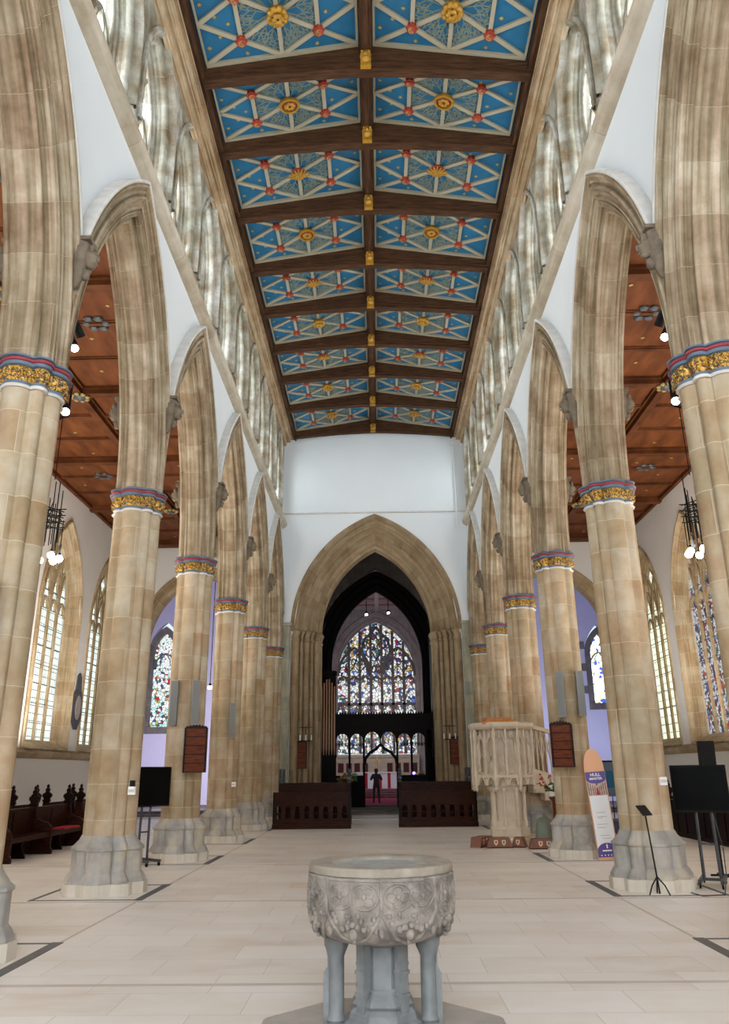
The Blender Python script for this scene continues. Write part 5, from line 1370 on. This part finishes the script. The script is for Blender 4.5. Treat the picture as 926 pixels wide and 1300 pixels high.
# banners and low railing in the right aisle behind the board
for x, col, lab in ((5.35, M_BANV, 'violet and orange banner hung on the dark railing of the right aisle'), (4.95, M_CAPB, 'blue-grey pictured banner beside the violet one on the railing')):
    r = thing('hanging_banner', lab, 'banner', (x*25/17.3, 25.40, .06)); mb = MB(); mb.box(-.2, .2, -.06, -.045, .85, 1.85); mb.build('cloth', col, r)
    mb = MB(); mb.box(-.10, .12, -.065, -.06, 1.1, 1.6); mb.build('coloured_patch', M_BANO if col is M_BANV else M_BLUE, r); mb = MB(); mb.tube([(-.22, -.045, 1.86), (.22, -.045, 1.86)], .012, 6); mb.build('rod', M_BLACK, r)
r = thing('iron_railing', 'dark railing screen at the right aisle beyond the information board', 'railing', (7.2, 25.4, 0))
mb = MB(); mb.box(-1.2, 1.2, -.03, .03, 1.9, 1.96); mb.box(-1.2, 1.2, -.03, .03, .05, .11); mb.build('rails', M_PEWD, r); mb = MB()
for k in range(17): mb.tube([(-1.2+.15*k, 0, 0), (-1.2+.15*k, 0, 1.93)], .014, 6)
mb.build('bars', M_PEWD, r)

# ================================================================== CHANDELIERS, SPOTLIGHTS
def chandelier(label, x, y, z):
    r = thing('chandelier', label, 'chandelier', (x, y, z))
    rnd = random.Random(2); fm = MB(); bars = []
    fm.tube([(0, 0, 1.9), (0, 0, AZ-z-.05)], .012, 6)
    for k in range(14):
        a = 2*PI*k/14; q = .14+.10*(k % 3)/2; z0, z1 = .15+.3*rnd.random(), 1.1+.8*rnd.random(); fm.tube([(q*math.cos(a), q*math.sin(a), z0), (q*math.cos(a), q*math.sin(a), z1)], .012, 5)
    for zz in (.7, .85, 1.0, 1.15):
        for a in (0, PI/3, 2*PI/3): fm.tube([(-.36*math.cos(a), -.36*math.sin(a), zz+a*.04), (.36*math.cos(a), .36*math.sin(a), zz+a*.04)], .014, 5)
    for zz in (.9, 1.05): fm.tube([(.25*math.cos(2*PI*j/16), .25*math.sin(2*PI*j/16), zz) for j in range(17)], .014, 5)
    fm.build('iron_frame', M_BLACK, r)
    for k in range(6):
        a = 2*PI*k/6+.3; q = .30; cx, cy = q*math.cos(a), q*math.sin(a)
        mb = MB(); mb.tube([(cx, cy, .08), (cx, cy, .9)], .012, 5); mb.lathe([(.03, .03), (.04, .06), (.03, .12)], (cx, cy, 0), 8); h_ = mb.build('lamp_holder', M_BLACK, r)
        mb = MB(); mb.blob((cx, cy, -.02), .085, n=12, m=8); mb.build('bulb', M_BULB, h_, True)
    return r
chandelier('black iron chandelier with lit warm bulbs hanging in the left aisle', -7.55, 17.0, 6.45)
chandelier('black iron chandelier with lit warm bulbs hanging in the right aisle', 7.65, 17.5, 6.50)
for s, nm in ((-1, 'left'), (1, 'right')):
    x = s*3.90
    r = thing('spotlight_pole', 'thin black conduit up the back of the nearest %s pier' % nm, 'conduit', (s*3.98, 8.88, 0)); mb = MB(); mb.tube([(0, 0, .0), (0, 0, 6.0)], .016, 6); mb.tube([(0, 0, 6.0), (-s*.13, .02, 6.05), (-s*.13, .02, 6.5), (0, .04, 6.6), (0, .04, 7.5)], .016, 6); mb.build('pipe', M_BLACK, r)
    for z, dr, lit, lab in ((7.45, (s*-.1, .3, -.3), False, 'unlit black spotlight'), (7.15, (-s*.4, -.5, -.75), True, 'lit spotlight'), (6.22, (-s*.35, -.55, -.7), True, 'lit spotlight')):
        pos = {7.45: 'at the top of the conduit on the nearest %s pier', 7.15: 'second down on the nearest %s pier, above the capital', 6.22: 'below the capital of the nearest %s pier'}[z] % nm
        q = thing('spotlight', lab+' '+pos, 'spotlight', (s*3.93, 8.93, z), group='pier spotlights')
        d = Vector(dr).normalized(); mb = MB(); mb.tube([Vector((0, 0, 0)), d*.20], [.055, .062], 14); mb.box(-.02, .02, -.02, .02, -.02, .08); mb.build('can', M_BLACK, q, True)
        if lit: mb = MB(); mb.tube([d*.201, d*.206], .052, 14); mb.build('lens', M_SPOT, q)
for x, y, z, lab in ((-8.0, 37.5, 5.6, 'small lit pendant lamp hanging in the left transept'), (7.1, 37.5, 5.9, 'small lit pendant lamp hanging in the right transept')):
    r = thing('pendant_lamp', lab, 'lamp', (x, y, z)); mb = MB(); mb.tube([(0, 0, .1), (0, 0, 14.6-z)], .02, 6); mb.lathe([(.05, .05), (.09, .08), (.03, .2)], (0, 0, 0), 12); mb.build('holder', M_BLACK, r)
    mb = MB(); mb.blob((0, 0, 0), .10, n=12, m=8); mb.build('bulb', M_BULB, r, True)
# wall plaque, conduit on end wall
r = thing('memorial_plaque', 'dark slate memorial plaque on the left aisle wall between two windows', 'plaque', (-AX+.03, 27.83, 3.2)); f = Fr((0, 0, 0), (0, 1, 0), (0, 0, 1), (1, 0, 0))
mb = MB(); mb.prism([(-.1, 0), (.1, 0), (.32, .25), (.38, .6), (.30, 1.25), (.2, 1.35), (.14, 1.8), (0, 1.95), (-.14, 1.8), (-.2, 1.35), (-.30, 1.25), (-.38, .6), (-.32, .25)], -.02, .05, f); mb.build('slate', M_PLAQ, r)
mb = MB(); mb.prism([(.24*math.cos(2*PI*j/16), .75+.42*math.sin(2*PI*j/16)) for j in range(16)], .05, .07, f); mb.build('marble_oval', M_PLAQI, r)
r = thing('down_pipe', 'thin pale pipe down the right edge of the white end wall', 'pipe', (3.45, 30.93, 0)); mb = MB(); mb.tube([(0, 0, 11.3), (0, 0, 15.1)], .03, 8); mb.box(-.12, .06, -.04, .03, 15.1, 15.25); mb.build('pipe', M_WHITE, r)

# ================================================================== CROSSING: screen, organ, altar, person
SY = 38.3
r = thing('chancel_screen', 'black openwork oak screen across the chancel arch', 'screen', (.30, SY, .14)); f = Fr((0, 0, 0), (1, 0, 0), (0, 0, 1), (0, 1, 0))
X0, X1 = -2.55, 2.55
mb = MB(); mb.box(X0, X1, -.10, .10, 3.50, 4.10); mb.box(X0-.05, X1+.05, -.28, .28, 4.06, 4.18); mb.box(X0, X1, -.2, .2, 3.44, 3.54)
for k in range(40):
    x = X0+.06+.126*k; mb.prism([(x-.05, 4.18), (x-.03, 4.26), (x, 4.32), (x+.03, 4.26), (x+.05, 4.18)], -.03, .03, f)
mb.build('cornice', M_SCREEN, r)
posts = [-2.30, -1.62, -.98, .62, 1.26, 1.94, 2.5]
posts = [-2.35, -1.66, -.98, .60, 1.28, 1.98]
for x in posts: mb = MB(); mb.box(x-.05, x+.05, -.07, .07, 0, 3.5); mb.build('post', M_SCREEN, r)
for a, b in ((-2.35, -1.66), (-1.66, -.98), (.60, 1.28), (1.28, 1.98)):
    mb = MB(); m_ = (a+b)/2; h = (b-a)/2-.04
    mb.box(a, b, -.04, .04, 0, 1.35); mb.box(a, b, -.06, .06, 1.32, 1.4); mb.build('lower_panel', M_SCREEN, r); mb = MB()
    # spandrels above a round-headed opening
    P = [(m_-h, 2.95)]+[(m_-h*math.cos(PI*j/12), 2.95+h*1.1*math.sin(PI*j/12)) for j in range(13)]+[(m_+h, 2.95), (m_+h, 3.52), (m_-h, 3.52)]
    mb.prism(P[1:], -.04, .04, f)
    for q in (-1, 0, 1): mb.ribbon([(m_+q*h*.5, 2.7), (m_+q*h*.5, 3.5)], .03, -.03, .03, f)
    for q in range(4):
        cx = m_-h+h*(q+.5)/2; mb.ribbon([(cx-h*.24, 2.72), (cx-h*.1, 2.86), (cx, 2.70), (cx+h*.1, 2.86), (cx+h*.24, 2.72)], .05, -.03, .03, f)
    mb.build('tracery_bay', M_SCREEN, r)
mb = MB(); m_ = -.19; 
for q in (-1, 1):
    cx = m_+q*.385; h = .35
    P = [(cx-h*math.cos(PI*j/12), 2.98+h*1.1*math.sin(PI*j/12)) for j in range(13)]+[(cx+h+.03, 3.52), (cx-h-.03, 3.52)]; mb.prism(P, -.04, .04, f)
    for u in (-.5, 0, .5): mb.ribbon([(cx+u*h, 2.75), (cx+u*h, 3.5)], .025, -.03, .03, f)
mb.ribbon([(m_-.76, 1.9), (m_-.72, 2.15), (m_-.5, 2.42), (m_-.2, 2.58), (m_, 2.80), (m_+.2, 2.58), (m_+.5, 2.42), (m_+.72, 2.15), (m_+.76, 1.9)], .14, -.05, .05, f)
mb.ribbon([(m_, 2.7), (m_, 3.5)], .06, -.04, .04, f)
for u in range(7): mb.ribbon([(m_-.66+.22*u, 2.5+.25*(1-abs(u-3)/3)), (m_-.66+.22*u, 2.8)], .03, -.03, .03, f)
mb.build('doorway_arch', M_SCREEN, r)
# organ cases
for s, nm, x0, x1 in ((-1, 'left', -2.72, -1.98), (1, 'right', 2.52, 3.2)):
    r = thing('organ_case', 'dark organ case with gilt pipes on the %s of the screen' % nm, 'organ', (0, 37.4, .14)); z0, z1 = (2.3, 6.0) if s < 0 else (4.2, 8.3)
    mb = MB(); mb.box(x0, x1, -.02, .5, 0 if s < 0 else 2.2, z0); mb.box(x0, x1, .3, .5, z0, z1); mb.box(x0-.04, x1+.04, -.1, .5, z1, z1+.15); mb.box(x0-.04, x1+.04, -.1, .5, z0-.1, z0); mb.build('case', M_SCREEN, r)
    n = 6
    for k in range(n):
        x = x0+(x1-x0)*(k+.5)/n; zt = z1-.15-.5*abs(k-(n-1)/2)/3; mb = MB(); mb.lathe([(.015, z0), (.045, z0+.3), (.045, zt)], (x, .1, 0), 10); mb.build('organ_pipe', M_PIPE if s < 0 else M_IRON, r, True)
# side boarding between screen and jambs
mb = MB(); mb.box(-2.72, -2.05, SY+.35, SY+.45, .14, 4.5); mb.box(2.75, 3.9, SY+.0, SY+.1, .14, 4.5); tag(mb.build('oak_boarding', M_SCREEN), 'black boarding filling the gaps at both ends of the chancel screen', 'boarding')
# altar
mb = MB()
for k in range(4): mb.box(-3.9, 3.9, 50.5+.7*k, 58, .14+.12*k, .26+.12*k)
struct('floor', mb, M_GREYST, 'grey altar steps at the far end of the chancel')
r = thing('altar', 'altar with white frontal and red bands under the east window', 'altar', (-.1, 56, .62))
mb = MB(); mb.box(-1.35, 1.35, -.4, .4, 0, 1.0); mb.build('frontal', M_ALTW, r)
for x in (-.78, 0, .78): mb = MB(); w_ = .28 if x == 0 else .10; mb.box(x-w_, x+w_, -.42, -.40, .0 if x == 0 else 0, 1.0 if x else .75); mb.build('red_band', M_ALTR, r)
mb = MB(); mb.box(-1.5, 1.5, -.46, .46, 1.0, 1.06); mb.build('altar_cloth', M_WHP, r)
mb = MB(); mb.lathe([(.14, 1.06), (.05, 1.12), (.03, 1.3)], (0, .1, 0), 10); mb.box(-.03, .03, .07, .13, 1.3, 2.1); mb.box(-.22, .22, .07, .13, 1.75, 1.82)
o = mb.build('altar_cross', M_GOLD, None, loc=(-.1, 56, .64)); tag(o, 'gilt standing cross on the altar', 'cross')
mb = MB(); mb.box(-1.9, 1.7, 41.5, 50.4, .14, .155)
for k in range(4): mb.box(-1.9, 1.7, 50.45+.7*k, 51.1+.7*k, .26+.12*k, .275+.12*k)
tag(mb.build('red_carpet', M_CARP), 'magenta carpet running up the chancel to the altar', 'carpet')
# reredos
r = thing('reredos', 'pale arcaded reredos with dark red panels below the east window', 'reredos', (-.1, 59.6, .2)); mb = MB(); mb.box(-3.0, 3.0, -.1, .1, 0, 2.6); mb.box(-3.05, 3.05, -.2, .1, 2.5, 2.7)
for k in range(11): x = -3+.6*k; mb.box(x-.06, x+.06, -.18, -.1, 1.1, 2.5)
mb.build('stone_wall', M_PULP, r)
for k in range(10):
    if k in (4, 5): continue
    x = -2.7+.6*k; mb = MB(); mb.box(x-.2, x+.2, -.13, -.1, 1.45, 2.1); mb.build('red_panel', M_MAROON, r)
# floral pedestals in front of the screen
def arrangement(label, x, y, z, colm):
    r = thing('flower_arrangement', label, 'flowers', (x, y, z)); mb = MB(); mb.lathe([(.2, 0), (.18, .05), (.05, .1), (.05, .75), (.14, .85), (.16, 1.0)], (0, 0, 0), 12); mb.build('pedestal', M_IRON, r, True)
    rnd = random.Random(int(x*10)); g, fl = MB(), MB()
    for k in range(46):
        a, b, q = rnd.uniform(0, 2*PI), rnd.uniform(-.3, 1.3), rnd.uniform(.15, .55); p = (q*math.cos(a)*math.cos(b), q*.6*math.sin(a)*math.cos(b), 1.15+q*.8*math.sin(b)); g.blob(p, .08, 1.4, 1, .5, 6, 4, .5, k)
        if k % 2: fl.blob((p[0]*1.1, p[1]*1.1-.05, p[2]+.03), .06, n=7, m=5, bump=.5, seed=k)
    g.build('foliage', M_GREEN, r, True); fl.build('blooms', colm, r, True)
arrangement('tall arrangement of brown and orange flowers left of the screen doorway', -1.42, 36.2, .14, plain('bronze_blooms', (130, 70, 30), .7))
arrangement('orange arrangement seen through the right side of the screen', 2.0, 42.5, .14, M_BANO)
# cresset lights
for x, lab in ((-.76, 'left small round lamp high under the chancel roof'), (.86, 'right small round lamp high under the chancel roof')):
    r = thing('ceiling_spotlight', lab, 'spotlight', (x, 56.5, 12.75+(.1 if x > 0 else 0)), group='chancel roof lamps'); mb = MB(); mb.tube([(0, 0, .1), (0, 0, .95)], .03, 6); mb.lathe([(.09, 0), (.12, .1), (.05, .2)], (0, 0, 0), 12); mb.build('can', M_BLACK, r)
    mb = MB(); mb.blob((0, 0, -.02), .10, n=10, m=6); mb.build('bulb', M_SPOTD, r, True)
mb = MB(); mb.blob((0, 0, 0), .07, n=10, m=6); tag(mb.build('blue_lamp', M_BLUEL, None, True, loc=(1.65, SY-.28, 1.62)), 'small glowing blue lamp right of the screen doorway', 'lamp')
# candle stands beside the crossing arch
for s, nm in ((-1, 'left'), (1, 'right')):
    r = thing('candle_bracket', 'tall black bracket with three white candles on the %s respond' % nm, 'candle bracket', (s*2.78, 30.98, 2.85)); mb = MB(); mb.tube([(0, .1, -.2), (0, 0, .0), (0, 0, .55)], .015, 6); mb.tube([(-.25, 0, 0), (.25, 0, 0)], .015, 6); mb.tube([(-.25, 0, .5), (.25, 0, .5)], .012, 6); mb.build('bracket', M_BLACK, r)
    for x in (-.22, 0, .22): mb = MB(); mb.lathe([(.02, .02), (.02, .22)], (x, 0, 0), 8); mb.build('candle', M_WHP, r)

# ================================================================== PERSON
def person(label, loc, h=1.66):
    k = h/1.7
    J = {'pel': (0, 0, .93), 'sp': (0, 0, 1.12), 'ch': (0, -.01, 1.32), 'nk': (0, 0, 1.46), 'hd0': (0, .01, 1.53), 'hd': (0, .02, 1.61),
         'hl': (-.10, 0, .90), 'kl': (-.13, .02, .50), 'al': (-.14, -.02, .10), 'tl': (-.16, .12, .04), 'hr': (.10, 0, .90), 'kr': (.13, .02, .50), 'ar': (.15, -.02, .10), 'tr': (.18, .12, .04),
         'sl': (-.19, 0, 1.40), 'el': (-.30, .10, 1.16), 'wl': (-.13, .30, 1.34), 'gl': (-.07, .34, 1.40), 'sr': (.19, 0, 1.40), 'er': (.30, .10, 1.16), 'wr': (.13, .30, 1.34), 'gr': (.07, .34, 1.40)}
    Rr = {'pel': .15, 'sp': .13, 'ch': .16, 'nk': .06, 'hd0': .07, 'hd': .10, 'hl': .10, 'kl': .065, 'al': .045, 'tl': .04, 'hr': .10, 'kr': .065, 'ar': .045, 'tr': .04, 'sl': .075, 'el': .05, 'wl': .033, 'gl': .035, 'sr': .075, 'er': .05, 'wr': .033, 'gr': .035}
    E_ = ['pel-sp', 'sp-ch', 'ch-nk', 'nk-hd0', 'hd0-hd', 'pel-hl', 'hl-kl', 'kl-al', 'al-tl', 'pel-hr', 'hr-kr', 'kr-ar', 'ar-tr', 'ch-sl', 'sl-el', 'el-wl', 'wl-gl', 'ch-sr', 'sr-er', 'er-wr', 'wr-gr']
    ks = list(J); me = bpy.data.meshes.new('person'); me.from_pydata([tuple(c*k for c in J[n]) for n in ks], [tuple(ks.index(n) for n in e.split('-')) for e in E_], [])
    o = bpy.data.objects.new('person', me); C.objects.link(o); o.location = loc
    m = o.modifiers.new('skin', 'SKIN'); m.use_smooth_shade = True
    for i, n in enumerate(ks): v = me.skin_vertices[0].data[i]; v.radius = (Rr[n]*k, Rr[n]*k*(.75 if n in ('pel', 'sp', 'ch') else 1)); v.use_root = (n == 'pel')
    s_ = o.modifiers.new('sub', 'SUBSURF'); s_.levels = 2; s_.render_levels = 2
    me.materials.append(M_PERS)
    tag(o, label, 'person')
    mb = MB(); mb.blob((0, .03*k, 1.60*k), .10*k, .85, 1, 1.2, 14, 10); mb.blob((0, .13*k, 1.59*k), .018, n=6, m=4); hd = mb.build('face', M_SKIN, o, True)
    mb = MB(); mb.blob((0, .005*k, 1.64*k), .112*k, .9, 1, 1.0, 14, 10); mb.build('hair', M_HAIR, o, True)
    for sg in (-1, 1):
        mb = MB(); mb.blob((sg*.075*k, .345*k, 1.42*k), .038*k, .8, .6, 1.1, 10, 7)
        for q in range(4): mb.tube([(sg*(.075-.012+.008*q)*k, .36*k, (1.45-.016*q)*k), (sg*(.05)*k, .385*k, (1.46-.016*q)*k), (sg*.025*k, .38*k, (1.458-.016*q)*k)], [.009, .008, .006], 6)
        mb.tube([(sg*.08*k, .33*k, 1.44*k), (sg*.06*k, .335*k, 1.48*k), (sg*.04*k, .36*k, 1.49*k)], [.011, .010, .007], 6); mb.build('hand', M_SKIN, o, True)
    return o
person('person in black seen from behind, standing in the chancel and raising a camera', (-.13, 42.0, .157))
mb = MB(); mb.box(-.06, .06, -.03, .03, -.04, .04); mb.lathe([(.03, 0), (.03, .06)], (0, 0, 0), 10); tag(mb.build('camera', M_BLACK, None, loc=(-.13, 42.385, 1.57)), 'small black camera held up by the person in the chancel', 'camera')
